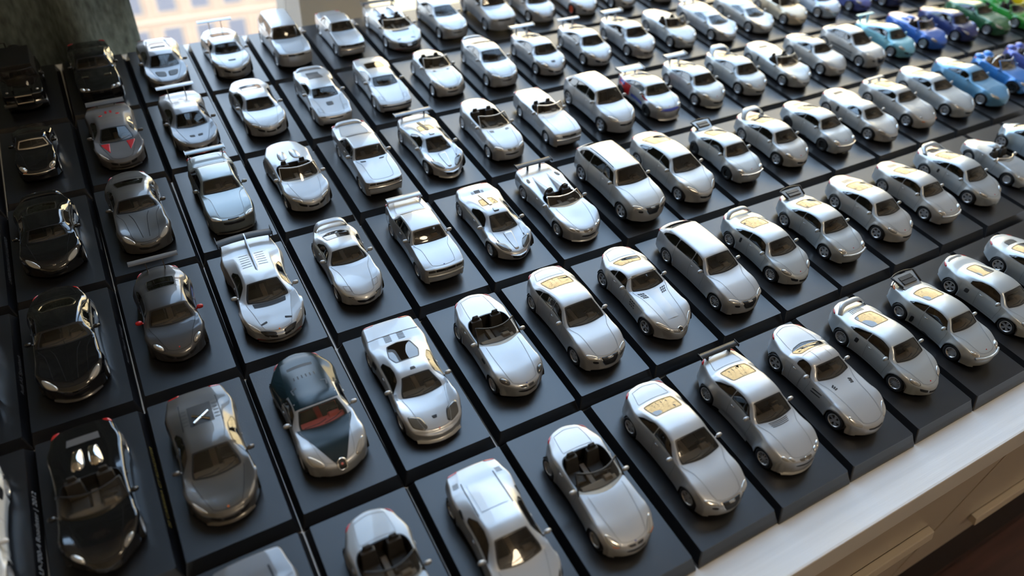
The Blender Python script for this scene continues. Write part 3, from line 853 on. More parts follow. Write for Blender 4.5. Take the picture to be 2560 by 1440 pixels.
def bumper(front=True, mat='chrome', d=.16, r=.035):
    def f(k, B):
        s = B.N(d) if front else B.T(d)
        v = np.linspace(-2.6, 2.6, 25); P = B.off(np.full(25, s), v, np.full(25, .03)); P[:, 2] = P[12, 2]
        k.add('bumper', MB().tube(P, r, 6).mesh('bumper', mat if mat in MATS else 'silver', S64, True), mat)
    return f
def splitter(mat='black', out=.05, z=.13):
    def f(k, B):
        v = np.linspace(-2.6, 2.6, 21); P = B.pts(np.full(21, B.s1 - .08), v)
        rows = [[(p[0] + out, p[1] * 1.03, z), (p[0] + out, p[1] * 1.03, z + .03), (p[0] - .2, p[1] * .97, z + .04)] for p in P]
        k.add('splitter', MB().grid(rows).mesh('splitter', mat if mat in MATS else 'silver', S64, True), mat)
    return f
def hump(name, x0, x1, v0, v1, b, mat='paint', both=True, r0=.25):
    def f(k, B): k.patch(name, [(B.X(x0), v0), (B.X(x1), v0), (B.X(x1), v1), (B.X(x0), v1)], mat, both=both, off=.004, bulge=b, r0=r0)
    return f
def scoop(x, z, ln=.3, wd=.3, ht=.08, mat='paint', y=0.0):
    def f(k, B):
        i = k.add('scoop', MB().box(x - ln, x, y - wd / 2, y + wd / 2, z - .06, z + ht, (ln * .8, 0, .04, .04)).mesh('scoop', mat if mat in MATS else 'silver', S64), mat)
        k.add('scoop_mouth', MB().box(x - .01, x + .008, y - wd * .38, y + wd * .38, z - .02, z + ht * .8).mesh('scoop_mouth', 'black', S64), 'black', i)
    return f
def badge(mat='red', d=-.04, r=.03):
    def f(k, B): k.circle('badge', B.N(d), 0, r, mat, off=.012)
    return f
def strip(v0, v1, x0, x1, mat, name='stripe', both=False):
    def f(k, B):
        n = 8; xs = np.linspace(x0, x1, n)
        k.patch(name, [(B.X(x), v0) for x in xs] + [(B.X(x), v1) for x in xs[::-1]], mat, both=both, it=1, r0=.02, off=.004)
    return f
def many(*fs):
    def f(k, B):
        for g in fs: g(k, B)
    return f
def gridpatch(k, name, s0, s1, v0, v1, mat, off=.005, both=False):
    """s0/s1 may be functions of v for slanted ends"""
    B = k.B
    for sg in ((1, -1) if both else (1,)):
        rows = []
        for a in np.linspace(0, 1, 16):
            v = np.linspace(v0, v1, 12); sA = s0(v) if callable(s0) else np.full(12, s0); sB = s1(v) if callable(s1) else np.full(12, s1)
            rows.append(B.off(sA + (sB - sA) * a, v * sg, np.full(12, off)))
        k.add(name, MB().grid(rows).mesh(name, mat if mat in MATS else 'silver', S64, True), mat)
def strip(v0, v1, x0, x1, mat, name='stripe', both=False):
    def f(k, B): gridpatch(k, name, B.X(x0), B.X(x1), v0, v1, mat, both=both)
    return f
# ------------------------------------------------------------------ the car types
KITS = {}
TYPES = {}
def typ(name):
    def d(f): TYPES[name] = f; return f
    return d
def kit(name):
    if name not in KITS: KITS[name] = TYPES[name]()
    return KITS[name]
D = dict
P911 = D(Lf=.92, Lr=1.13, wb=2.35, W=1.84, H=1.30, zn=.60, zc=.89, xc=.98, xf=.40, xp=.02, xr=-.45, zr=1.245, xd=-1.50, zd=.95, zt=.80, bf=.85, bm=.86, br=.90,
         zhm=.775, kroof=.65, kcowl=.80, kdeck=.62, wn=.68, wt=.74, wra=1.0, wmid=.93, bn=.34, bt=-.28, bw=.24, brw=-.20, ze=.52, flare=.02)
S911 = [(.80, 1.87), (.42, 1.22), (.1, 1.15), (-.45, 1.18), (-.95, 1.42), (-1.22, 1.80), (-1.0, 1.90)]
C911 = D(P911, Lf=.93, Lr=1.05, wb=2.27, W=1.76, H=1.31, zn=.66, zc=.90, xc=.86, xf=.40, xr=-.48, xd=-1.42, zd=.96, zt=.82, bf=.87, bm=.87, zhm=.80, wn=.74, wt=.72, bn=.20, bt=-.22,
         bw=.13, kroof=.67, kcowl=.82, flare=.045, rt=.315, wmid=.90, wfa=.96, znf=.40)
SC911 = [(.70, 1.88), (.42, 1.24), (.1, 1.16), (-.45, 1.18), (-.95, 1.45), (-1.18, 1.82), (-.95, 1.90)]
def rw911(x0=-.58, x1=-1.36): return [(x0, -.74), (x0, .74), (x1, .80), (x1, -.80)]
def lid911(k, B): k.lines([[(B.X(-1.52 - .06 * j), 0), (B.X(-1.52 - .06 * j), .55)] for j in range(4)], .018, 'mesh_grey', 'engine_grille')
def k911(extra=None, wheel='multi', bp=None, gr='slot', **kw):
    return make(D(P911, **(bp or {})), side=S911, split=(-.38,), hl='oval', gr=gr, wheel=wheel, rw=rw911(), decklid=False, extras=many(lid911, badge('red', -.10, .022), *(extra or [])), **kw)
def fuel(k, B): k.ring('fuel_cap', B.X(.72 * B.wb / 2), 2.15, .07, 'line', .006, both=False)
@typ('turbo_modern')
def _(): return k911([lipspoiler(-1.95, .93, 1.30), darkpatch(-.78, -.66, 2.25, 2.85), fuel], gr='corner')
@typ('turbo_modern_open_vent')
def _(): return k911([lipspoiler(-1.92, .95, 1.34, rise=.13), darkpatch(-.80, -.64, 2.3, 2.8), fuel], gr='corner', wheel='mesh')
@typ('coupe_modern')
def _(): return k911([fuel], wheel='twin')
@typ('coupe_vent_lid')
def _(): return k911([darkpatch(-1.50, -1.78, -.5, .5, 'mesh_grey', False, 'engine_grille'), fuel], wheel='five', bp=D(zt=.82))
@typ('gt_wing')
def _(): return k911([wing(-2.02, 1.20, 1.45, .26, zb=.80), fuel], wheel='multi', gr='corner')
@typ('gt_high_wing')
def _(): return k911([wing(-1.95, 1.28, 1.50, .30, zb=.80, ends=.07), darkpatch(1.45, 1.60, -.25, .25, both=False)], wheel='mesh', gr='corner')
@typ('gt_dark')
def _(): return k911([wing(-2.05, 1.30, 1.60, .24, 'matt_grey', zb=.78, sx=.35, thick=.035), strip(2.9, 3.4, -.75, .7, 'red', both=True), strip(2.3, 2.6, -.85, .6, 'race_blue', both=True)], wheel='multi', gr='corner', mirrors='red')
@typ('gt_hoop')
def _(): return k911([lipspoiler(-1.80, 1.02, 1.30, rise=.20, chord=.34), fuel], wheel='five', gr='mouth')
def k911c(extra=None, wheel='fuchs', bp=None, **kw):
    kw.setdefault('hl', 'round')
    return make(D(C911, **(bp or {})), side=SC911, split=(-.42,), gr=None, wheel=wheel, rw=rw911(-.60, -1.30), decklid=False, extras=many(badge('red', -.12, .02), *(extra or [])), **kw)
def indic(k, B): k.patch('indicator', [(B.N(.13), 1.45), (B.N(.13), 2.05), (B.N(.18), 2.05), (B.N(.18), 1.45)], 'orange_lamp', both=True, r0=.1, off=.03)
@typ('classic_turbo')
def _(): return k911c([traytail(-1.82, 1.02), bumper(True, 'paint', .16, .05), bumper(False, 'paint', .16, .05), indic, darkpatch(-.78, -.62, 3.0, 3.8)], rimmat='rim', tlmat='orange_lamp')
@typ('classic_turbo_tea')
def _(): return k911c([traytail(-1.78, 1.04, 1.05, .55), bumper(True, 'chrome', .15, .04), indic], rimmat='rim_dark')
@typ('classic_rs')
def _(): return k911c([traytail(-1.78, 1.03, 1.10, .52), bumper(True, 'paint', .17, .05), indic], wheel='five')
@typ('classic_plain')
def _(): return k911c([bumper(True, 'paint', .17, .045), indic, lid911], wheel='five', bp=D(flare=.02, W=1.70))
@typ('classic_chrome')
def _(): return k911c([bumper(True, 'chrome', .17, .04), indic, lid911], wheel='fuchs', bp=D(flare=.03), rimmat='rim_dark')
@typ('ninety_whale')
def _(): return k911([wing(-1.92, 1.24, 1.40, .34, zb=.82, ends=.10, tilt=.2), splitter('paint')], wheel='five', bp=D(W=1.88, flare=.05), gr='mouth')
@typ('ninety_hoop')
def _(): return k911([lipspoiler(-1.85, 1.06, 1.25, rise=.16, chord=.40)], wheel='five', gr='mouth')
@typ('rally_racer')
def _():
    def liv(k, B):
        gridpatch(k, 'livery_red', B.X(-1.75), B.X(-.55), 2.0, 3.6, 'red', both=True)
        gridpatch(k, 'livery_blue', B.X(-1.60), B.X(-1.05), 2.15, 2.7, 'race_blue', .009, both=True)
        gridpatch(k, 'livery_red', B.X(.55), B.X(1.15), 2.05, 2.35, 'red', both=True)
        gridpatch(k, 'livery_blue', B.X(-.4), B.X(.8), 3.0, 3.5, 'race_blue', both=True)
        gridpatch(k, 'livery_blue', B.N(.02), B.N(.18), -1.9, 1.9, 'race_blue')
    return k911c([wing(-1.85, 1.05, 1.5, .5, zb=.85, ends=.08), liv, splitter('paint', .10)], bp=D(flare=.10, W=1.86), rimmat='rim_dark')
@typ('hoop_959')
def _():
    def loop(k, B):
        rows = []
        for y in np.linspace(-1, 1, 19):
            xo = -1.98 + .42 * abs(y) ** 5; zz = .98 + .10 * (1 - y ** 4) - .06 * abs(y) ** 8
            rows.append([(xo + .13, y * .66, zz - .03), (xo + .03, y * .68, zz + .03), (xo - .12, y * .70, zz + .02), (xo - .12, y * .69, zz - .05), (xo + .13, y * .66, zz - .03)])
        k.add('hoop_spoiler', MB().grid(rows).mesh('hoop_spoiler', 'silver', S64, True), 'paint')
    return k911([loop, darkpatch(-.72, -.60, 2.3, 2.8), darkpatch(-1.55, -1.9, -.5, .5, 'black', False)], wheel='five', bp=D(W=1.86, flare=.03), gr=None)
@typ('mid_coupe')
def _():
    return make(D(P911, Lf=.95, Lr=1.0, wb=2.42, W=1.80, xc=1.02, xf=.42, xr=-.48, zr=1.23, xd=-1.48, zd=.93, zt=.86, br=.89), side=[(.86, 1.87), (.45, 1.24), (.1, 1.15), (-.42, 1.2), (-.72, 1.5), (-.72, 1.84), (-.5, 1.91)],
                hl='oval', gr='corner', wheel='twin', rw=[(-.56, -.62), (-.56, .62), (-1.30, .52), (-1.30, -.52)], decklid=False, extras=many(darkpatch(-.78, -.58, 2.5, 3.0, 'mesh_grey'), fuel, lipspoiler(-1.98, .84, 1.1, rise=.03, chord=.16)))
SUP = D(Lf=.98, Lr=.82, wb=2.60, W=1.90, H=1.165, zn=.54, zc=.76, xc=1.10, xf=.32, xp=-.02, xr=-.32, zr=1.13, xd=-1.45, zd=.92, zt=.88, bf=.78, bm=.82, br=.92, zhm=.64,
        kroof=.56, kcowl=.72, kdeck=.56, wn=.70, wt=.86, wmid=.94, bn=.26, bt=-.08, bw=.22, brw=-.04, fil=(.14, .16, .3), ze=.50, flare=.015, rt=.325, crown=.04, kb=.94)
SSUP = [(.95, 1.86), (.38, 1.25), (0, 1.16), (-.35, 1.2), (-.62, 1.6), (-.55, 1.86)]
def ksup(extra=None, bp=None, **kw):
    d = D(side=SSUP, hl='blade', gr='corner', wheel='five', rearwin=False, decklid=False, tl='bar')
    d.update(kw); return make(D(SUP, **(bp or {})), extras=many(*(extra or [])), **d)
def gall_deck(k, B):
    gridpatch(k, 'engine_lid', B.X(-1.50), B.X(-.52), -.72, .72, 'paint', .014)
    k.lines([[(B.X(-.45), -.95), (B.X(-1.62), -.95)]], .03, 'black', 'lid_gap')
    k.lines([[(B.X(-.85 - .055 * j), .16), (B.X(-.85 - .055 * j), .42)] for j in range(8)], .02, 'mesh_grey', 'vent')
    k.lines([[(B.X(-1.55 - .045 * j), 1.15), (B.X(-1.55 - .045 * j), 1.7)] for j in range(4)], .016, 'mesh_grey', 'vent')
    k.patch('side_intake', [(B.X(-.62), 2.0), (B.X(-.95), 1.75), (B.X(-.98), 2.0), (B.X(-.75), 2.2)], 'black', both=True)
@typ('wedge_lid')
def _(): return ksup([gall_deck], hl='blade', hlmat='lamp_smoke')
def hura_deck(k, B):
    gridpatch(k, 'engine_bay', B.X(-1.42), B.X(-.58), -.60, .60, 'black', .006)
    for j in range(5):
        k.lines([[(B.X(-.70 - .15 * j), .66), (B.X(-.70 - .15 * j), .92)]], .03, 'mesh_grey', 'louvre')
    P = B.off([B.X(-.66), B.X(-1.0)], [-.4, .4], [.03, .03]); Q = B.off([B.X(-.66), B.X(-1.0)], [.4, -.4], [.03, .03])
    k.add('cross_brace', MB().tube(P, .035, 6).tube(Q, .035, 6).mesh('cross_brace', 'chrome', S64), 'chrome')
    k.lines([[(B.X(-.5), 1.0), (B.X(-1.6), .98)]], .03, 'black', 'lid_gap')
@typ('wedge_engine_bay')
def _(): return ksup([hura_deck, splitter('paint'), badge('orange_lamp', -.06, .03)], bp=D(W=1.93, zn=.56, fil=(.16, .2, .3)))
def facet_deck(k, B):
    for j in range(4): gridpatch(k, 'deck_slat', B.X(-1.62 + .26 * j), B.X(-1.62 + .26 * j + .22), -.62, .62, 'paint', .02 + .01 * j)
    k.lines([[(B.X(-.45), .92), (B.X(-1.75), .80)]], .05, 'black', 'lid_gap')
@typ('facet')
def _(): return ksup([facet_deck], tl=None, bp=D(Lf=1.1, Lr=.9, wb=2.66, W=2.05, H=1.13, fil=(.06, .06, .12), bt=-.05, zt=.92))
def fin(k, B):
    mb = MB().box(-1.95, -.25, -.035, .035, .9, 1.0); mb.v = [(x, y, z) for x, y, z in mb.v]
    V = [(-.05, .0, 1.12), (-.25, .06, 1.13), (-1.9, .04, .95), (-2.1, .03, .92), (-2.12, .02, 1.32), (-1.95, .02, 1.34), (-.35, .03, 1.17)]
    n = len(V); vv = [(x, y, z) for x, y, z in V] + [(x, -y, z) for x, y, z in V]
    f = [tuple(range(n)), tuple(range(2 * n - 1, n - 1, -1))] + [(i, n + i, n + (i + 1) % n, (i + 1) % n) for i in range(n)]
    k.add('roof_fin', mesh_of('roof_fin', np.array(vv) * S64, f, ['silver']), 'paint')
VEN = D(Lf=1.12, Lr=1.05, wb=2.70, W=2.06, H=1.16, fil=(.08, .08, .15), bt=.10, zn=.52, zt=.90, wn=.74, bn=.36, wmid=.90, flare=.05)
def ven_front(k, B):
    N = B.N
    k.patch('air_intake', [(N(.06), .30), (N(-.02), .95), (N(.02), 1.45), (N(.26), 1.5), (N(.28), .30)], 'black', both=True, r0=.08)
    k.patch('bonnet_vent', [(N(-.42), .55), (N(-.30), 1.02), (N(-.24), 1.02), (N(-.34), .55)], 'black', both=True, r0=.1)
    gridpatch(k, 'cowl_louvre', B.X(1.12), B.X(1.28), -.75, .75, 'black', .006)
    k.lines([[(B.s1 - .05, -2.3), (B.s1 - .06, 2.3)]], .03, 'red', 'splitter_stripe', both=False)
@typ('fin_racer')
def _(): return ksup([fin, wing(-2.15, 1.16, 1.95, .34, 'black', zb=.8, sx=.9, ends=.16, sweep=-.1), ven_front, splitter('black', .06), badge('orange_lamp', -.02, .03), louvres(-.55, -1.35, .2, .75, 6)], bp=VEN, gr=None)
@typ('fin_racer_open')
def _(): return make(D(SUP, **VEN, open=True), xk=-.45, hl='blade', gr='corner', wheel='five', tl='bar', roll='rest', decklid=False, frame='paint',
                     extras=many(wing(-2.15, 1.10, 1.9, .34, 'black', zb=.8, sx=.9, ends=.14), splitter(), hump('fairing', -1.6, -.55, .25, 1.0, .14), ven_front))
@typ('stealth')
def _():
    def red(k, B):
        for sg in (1, -1):
            k.patch('stripe', [(B.X(1.14), sg * .45), (B.X(1.18), sg * 1.0), (B.N(-.38), sg * .75)], 'red', r0=.05, off=.006)
            gridpatch(k, 'stripe', B.X(-1.35), B.X(-1.0), sg * .10, sg * .26, 'red', .008)
            k.circle('vent', B.X(-.85), sg * .62, .08, 'red', off=.008)
    return ksup([wing(-1.98, 1.05, 1.55, .34, zb=.8), red, splitter()], bp=D(W=1.95, H=1.14))
@typ('trofeo')
def _(): return ksup([wing(-1.95, 1.26, 1.65, .28, 'silver', zb=.85, sx=.45), splitter('red'), darkpatch(1.55, 1.68, .12, .5), louvres(-.6, -1.0, .2, .6, 4)], bp=D(W=1.95))
@typ('centenario')
def _(): return ksup([facet_deck, splitter(), darkpatch(1.35, 1.75, .1, .85, 'mesh_grey')], bp=D(W=2.0, fil=(.1, .1, .2)))
@typ('wedge_open')
def _(): return make(D(SUP, Lf=1.08, Lr=.98, wb=2.70, W=2.03, open=True), xk=-.35, hl='blade', gr='corner', wheel='five', tl='bar', roll='rest', decklid=False, frame='paint',
                     extras=many(hump('fairing', -1.5, -.5, .2, 1.0, .13), darkpatch(-1.1, -.75, 2.1, 2.7)))
def twotone(k, B):
    rows = []
    for a in np.linspace(0, 1, 14):
        s = B.X(.86) + (B.N(.10) - B.X(.86)) * a; wv = .98 * (1 - a) ** .8 + .28
        v = np.linspace(-wv, wv, 13); rows.append(B.off(np.full(13, s), v, np.full(13, .005)))
    k.add('bonnet_panel', MB().grid(rows).mesh('bonnet_panel', 'petrol', S64, True), 'petrol', label='dark petrol-green bonnet panel')
    gridpatch(k, 'roof_panel', B.X(-1.95), B.X(.20), -1.06, 1.06, 'petrol')
    gridpatch(k, 'flank_panel', B.X(-1.95), B.X(-.45), 1.06, 2.6, 'petrol', both=True)
    gridpatch(k, 'tail_panel', B.T(.5), B.X(-1.95), -2.6, 2.6, 'petrol')
    N = B.N; q = [(N(-.03), -.24), (N(-.09), 0), (N(-.03), .24), (N(.12), .31), (N(.25), .27), (N(.25), -.27), (N(.12), -.31)]
    k.patch('horseshoe_grille', q, 'black', off=.02, r0=.2)
    P = B.off([p[0] for p in chaikin(q, 2)], [p[1] for p in chaikin(q, 2)], np.full(28, .025)); k.add('grille_surround', MB().tube(P, .022, 6, True).mesh('grille_surround', 'chrome', S64, True), 'chrome')
    k.circle('badge', N(.08), 0, .035, 'red', off=.03)
    for sg in (1, -1):
        k.lines([[(B.X(-.40), sg * .75), (B.X(-.62), sg * .80), (B.X(-.66), sg * .55)]], .045, 'black', 'roof_intake', both=False)
    k.lines([[(B.X(-.98), .10 + .2 * j), (B.X(-1.12), .10 + .2 * j)] for j in range(3)], .04, 'black', 'engine_vent')
    gridpatch(k, 'deck_slot', B.X(-1.62), B.X(-1.50), -.7, .7, 'black', .009)
@typ('two_tone')
def _():
    return make(D(SUP, Lf=.90, Lr=.92, wb=2.71, W=2.0, H=1.20, zn=.64, zc=.88, xc=.88, xf=.22, xp=-.08, xr=-.40, zr=1.16, xd=-1.60, zd=.98, zt=.90, bf=.88, bm=.88, br=.93, zhm=.80, fil=(.25, .34, .45), bn=.32, bt=-.35, brw=-.2, wn=.76, wt=.72, kroof=.66, kcowl=.78),
                side=[(.72, 1.87), (.30, 1.24), (0, 1.16), (-.35, 1.2), (-.6, 1.55), (-.6, 1.85)], hl='slant', gr=None, wheel='multi', rearwin=False, seat='interior_red', dash='interior_red', decklid=False, extras=twotone)
def saleen_x(k, B):
    k.lines([[(B.X(.82 + .05 * j), 1.45), (B.X(.82 + .05 * j), 1.80)] for j in range(5)], .02, 'mesh_grey', 'vent')
    k.lines([[(B.X(-1.42 - .05 * j), .2), (B.X(-1.42 - .05 * j), .62)] for j in range(6)], .018, 'mesh_grey', 'vent')
    k.patch('bonnet_vent', [(B.N(-.42), -.16), (B.N(-.42), .16), (B.N(-.32), .12), (B.N(-.32), -.12)], 'black', r0=.1)
    k.patch('roof_vent', [(B.X(.12), -.18), (B.X(.12), .18), (B.X(.02), .14), (B.X(.02), -.14)], 'black', r0=.1)
    k.lines([[(B.X(-1.70), -1.9), (B.X(-1.70), 1.9)]], .02, 'line', 'panel_lines', both=False)
@typ('long_tail')
def _():
    return make(D(SUP, Lf=1.0, Lr=1.05, wb=2.70, W=1.98, H=1.06, zn=.52, zc=.72, xc=.98, xf=.26, xp=.02, xr=-.28, zr=1.03, xd=-1.35, zd=.84, zt=.86, bf=.82, bm=.78, br=.84, zhm=.66, fil=(.2, .26, .4), kroof=.52, wn=.76, bn=.24, wt=.92, bt=-.05),
                side=[(.84, 1.86), (.34, 1.25), (0, 1.18), (-.3, 1.22), (-.62, 1.55), (-.55, 1.86)], hl='pod', hlmat='lamp_smoke', gr=None, wheel='mesh', rw=[(-.35, -.75), (-.35, .75), (-.7, .95), (-1.22, .72), (-1.30, 0), (-1.22, -.72), (-.7, -.95)], decklid=False, tl='bar',
                extras=many(saleen_x, splitter('paint', .10, .16), badge('red', .02, .03), darkpatch(-1.0, -.7, 2.3, 2.9)))
@typ('centre_seat')
def _():
    def ex(k, B):
        k.patch('roof_scoop', [(B.X(.16), -.26), (B.X(.16), .26), (B.X(-.05), .2), (B.X(-.05), -.2)], 'paint', r0=.1, off=.03); k.patch('scoop_mouth', [(B.X(.18), -.22), (B.X(.18), .22), (B.X(.14), .22), (B.X(.14), -.22)], 'black', r0=.1, off=.03)
        k.patch('bonnet_panel', [(B.X(1.08), -.32), (B.X(1.08), .32), (B.N(-.12), .24), (B.N(-.12), -.24)], 'paint', r0=.08, off=.012)
        k.lines([[(B.X(-1.45), .35 + .08 * j), (B.X(-1.62), .35 + .08 * j)] for j in range(3)], .016, 'black', 'vent')
        gridpatch(k, 'engine_grille', B.X(-1.66), B.X(-1.48), -.26, .26, 'black', .008)
        gridpatch(k, 'engine_spine', B.X(-1.40), B.X(-.30), -.15, .15, 'paint', .03)
        k.patch('indicator', [(B.N(.10), .95), (B.N(.10), 1.25), (B.N(.14), 1.25), (B.N(.14), .95)], 'orange_lamp', both=True)
    return make(CSEAT, side=SCS, hl='pod', hlmat='lamp_smoke', gr='mouth', wheel='five', rw=RWCS, decklid=False, tl='bar', extras=ex)
CSEAT = D(SUP, Lf=.92, Lr=.78, wb=2.72, W=1.84, H=1.14, zn=.50, zc=.74, xc=1.02, xf=.28, xp=.02, xr=-.28, zr=1.10, xd=-1.45, zd=.84, zt=.86, bf=.78, bm=.78, br=.86, zhm=.60, fil=(.24, .28, .45), kroof=.50, wn=.62, bn=.36, kcowl=.66)
SCS = [(.88, 1.86), (.36, 1.25), (0, 1.18), (-.3, 1.22), (-.6, 1.55), (-.5, 1.86)]
RWCS = [(-.36, -.80), (-.36, .80), (-.9, .62), (-.9, -.62)]
@typ('centre_seat_wing')
def _():
    def ex(k, B):
        k.patch('bonnet_panel', [(B.X(1.08), -.32), (B.X(1.08), .32), (B.N(-.12), .24), (B.N(-.12), -.24)], 'paint', r0=.08, off=.012)
        k.patch('roof_scoop', [(B.X(.16), -.26), (B.X(.16), .26), (B.X(-.05), .2), (B.X(-.05), -.2)], 'paint', r0=.1, off=.03)
        gridpatch(k, 'engine_spine', B.X(-1.40), B.X(-.30), -.15, .15, 'black', .02)
    return make(CSEAT, side=SCS, hl='pod', hlmat='lamp_smoke', gr='mouth', wheel='five', rw=RWCS, decklid=False, tl='bar', extras=many(ex, wing(-1.95, 1.12, 1.80, .30, 'dark_grey', zb=.80, sx=.62, ends=.05), splitter('paint')))
@typ('gt_roadster')
def _():
    def ex(k, B):
        for sg in (1, -1):
            rows = []
            for a in np.linspace(0, 1, 9):
                x = -.30 - 1.5 * a; r = .23 * (1 - a) ** .7 + .01; hz = .34 * (1 - a) + .0
                rows.append([(x, sg * .36 + r * math.cos(t), .80 + hz * math.sin(t)) for t in np.linspace(0, math.pi, 9)])
            k.add('headrest_fairing', MB().grid(rows).mesh('headrest_fairing', 'silver', S64, True), 'paint')
        k.patch('side_vent', [(B.X(-1.25), 1.3), (B.X(-1.25), 1.75), (B.X(-1.55), 1.6), (B.X(-1.55), 1.3)], 'black', both=True)
    return make(D(SUP, Lf=1.02, Lr=1.10, wb=2.67, W=1.95, H=1.0, zn=.62, zc=.80, xc=.78, xf=.2, xp=0, xr=-.3, zr=.9, xd=-.55, zd=.82, zt=.82, bf=.84, bm=.80, br=.86, zhm=.72, open=True, fil=(.2, .28, .42), wn=.72, bn=.3), xk=-.30,
                hl='twin', gr='bars', wheel='multi', roll='rest', decklid=False, frame='chrome', ws_h=.34, rake=.45, tl='bar', extras=many(ex, wing(-2.15, 1.12, 1.75, .26, 'black', zb=.78, sx=.35, ends=.07), splitter('paint', .04, .14)))
def kroad(bp, extra=None, **kw):
    b = D(Lf=.82, Lr=.85, wb=2.48, W=1.78, H=1.2, zn=.66, zc=.90, xc=.38, xf=0, xp=-.2, xr=-.4, zr=1.1, xd=-1.12, zd=.97, zt=.90, bf=.88, bm=.88, br=.94, zhm=.83, open=True, wn=.80, wt=.78, bn=.24, bt=-.30, bw=.22, fil=(.25, .26, .42), kb=.92)
    b.update(bp); d = D(roll='hoop', wheel='five', xk=-1.10, gr='kidney', hl='slant'); d.update(kw)
    return make(b, extras=many(*(extra or [])), **d)
def orangelamp(k, B): k.patch('indicator', [(B.N(.0), 1.75), (B.N(.06), 1.35), (B.N(.12), 1.4), (B.N(.10), 1.95)], 'orange_lamp', both=True, off=.012)
@typ('roadster_flame')
def _(): return kroad({}, [orangelamp, badge('race_blue', .02, .02)], wheel='multi')
@typ('roadster_long')
def _(): return kroad(D(Lf=.86, Lr=1.05, wb=2.5, W=1.83, zn=.68, xc=.30, xd=-1.02, zt=.90, bn=.40), [badge('race_blue', .02, .02), darkpatch(.62, .86, 2.3, 2.6)], hl='oval', hlmat='lamp_smoke')
@typ('roadster_old')
def _(): return kroad(D(Lf=.75, Lr=.9, wb=2.45, W=1.76, xc=.35, br=.92), [louvres(.45, .6, .55, .8, 3), louvres(.75, .9, 2.3, 2.7, 3)], seat='interior')
@typ('roadster_m')
def _(): return kroad(D(Lf=.75, Lr=.85, wb=2.46, W=1.76, xc=.35), [louvres(.45, .56, .5, .8, 3)], frame='paint')
@typ('roadster_smooth')
def _(): return kroad(D(P911, H=1.2, xc=.85, xd=-.75, zd=.92, zt=.80, open=True), [fuel], xk=-.55, hl='oval', gr='slot', wheel='multi', frame='paint')
@typ('roadster_blue')
def _(): return kroad(D(P911, H=1.2, xc=.80, xd=-.75, zd=.95, zt=.84, open=True), [hump('fairing', -1.4, -.7, .2, .9, .10)], xk=-.55, hl='oval', gr='slot', frame='paint')
@typ('carrera_open')
def _():
    def ex(k, B):
        for sg in (1, -1):
            k.patch('engine_cover', [(B.X(-.62), sg * .10), (B.X(-.62), sg * .72), (B.X(-1.35), sg * .62), (B.X(-1.35), sg * .10)], 'chrome', r0=.18, bulge=.11, off=.01)
        gridpatch(k, 'deck_panel', B.X(-1.75), B.X(-1.50), -.85, .85, 'matt_grey', .02)
    return make(D(SUP, Lf=1.0, Lr=.90, wb=2.73, W=1.92, zn=.56, zc=.80, xc=.98, xf=.4, xp=0, xr=-.2, zr=1.1, xd=-.55, zd=.88, zt=.86, bf=.84, bm=.82, br=.88, zhm=.70, open=True, fil=(.25, .28, .42), wn=.62, bn=.38, wt=.84), xk=-.38, hl='oval', gr='mouth', wheel='multi', roll='rest', decklid=False, frame='black', ws_h=.40, rake=.60, extras=ex)
CGT = D(SUP, Lf=1.0, Lr=.90, wb=2.73, W=1.92, H=1.17, zn=.56, zc=.80, xc=1.0, xf=.42, xp=.1, xr=-.2, zr=1.13, xd=-.85, zd=.93, zt=.87, bf=.84, bm=.82, br=.90, zhm=.70, fil=(.25, .28, .42), wn=.62, bn=.38, wt=.80, bt=-.2)
@typ('carrera_roof')
def _(): return make(CGT, side=[(.86, 1.87), (.48, 1.24), (.1, 1.18), (-.18, 1.2), (-.32, 1.5), (-.32, 1.86)], hl='oval', gr='slot', wheel='five', rearwin=False, decklid=False, extras=many(darkpatch(-.85, -.68, 2.2, 3.0), (lambda k, B: gridpatch(k, 'engine_grille', B.X(-1.75), B.X(-1.55), -.6, .6, 'mesh_grey', .01))))
@typ('carrera_spyder')
def _(): return make(D(CGT, open=True, xd=-.45, zd=.90), xk=-.25, hl='oval', gr='slot', wheel='five', roll='rest', decklid=False, frame='paint', extras=many(darkpatch(-.85, -.68, 2.2, 3.0), lambda k, B: gridpatch(k, 'engine_grille', B.X(-1.5), B.X(-1.3), -.6, .6, 'mesh_grey', .01)))
# front-engined coupes and saloons
A5 = D(Lf=.92, Lr=.95, wb=2.76, W=1.85, H=1.37, zn=.73, zc=.97, xc=.84, xf=.08, xp=-.28, xr=-.78, zr=1.32, xd=-1.55, zd=1.02, zt=.97, bf=.93, bm=.94, br=.97, zhm=.90, kroof=.68, wn=.82, wt=.80, bn=.26, bt=-.22, bw=.18, rt=.325, fil=(.2, .24, .42), flat_nose=.6)
SA5 = [(.60, 1.88), (.14, 1.22), (-.2, 1.15), (-.72, 1.17), (-1.15, 1.5), (-1.30, 1.84), (-1.1, 1.90)]
@typ('shield_coupe')
def _(): return make(A5, side=SA5, split=(-.52,), hl='wide', gr='shield', wheel='five', four=True)
@typ('shield_saloon')
def _(): return make(D(A5, Lf=.93, wb=2.81, H=1.40, xr=-.85, xd=-1.68), side=[(.62, 1.88), (.16, 1.22), (-.2, 1.15), (-.80, 1.17), (-1.25, 1.5), (-1.42, 1.84), (-1.2, 1.90)], split=(-.28, -1.05), hl='wide', gr='shield', wheel='five', four=True, doors=(.62, -.28, -1.1))
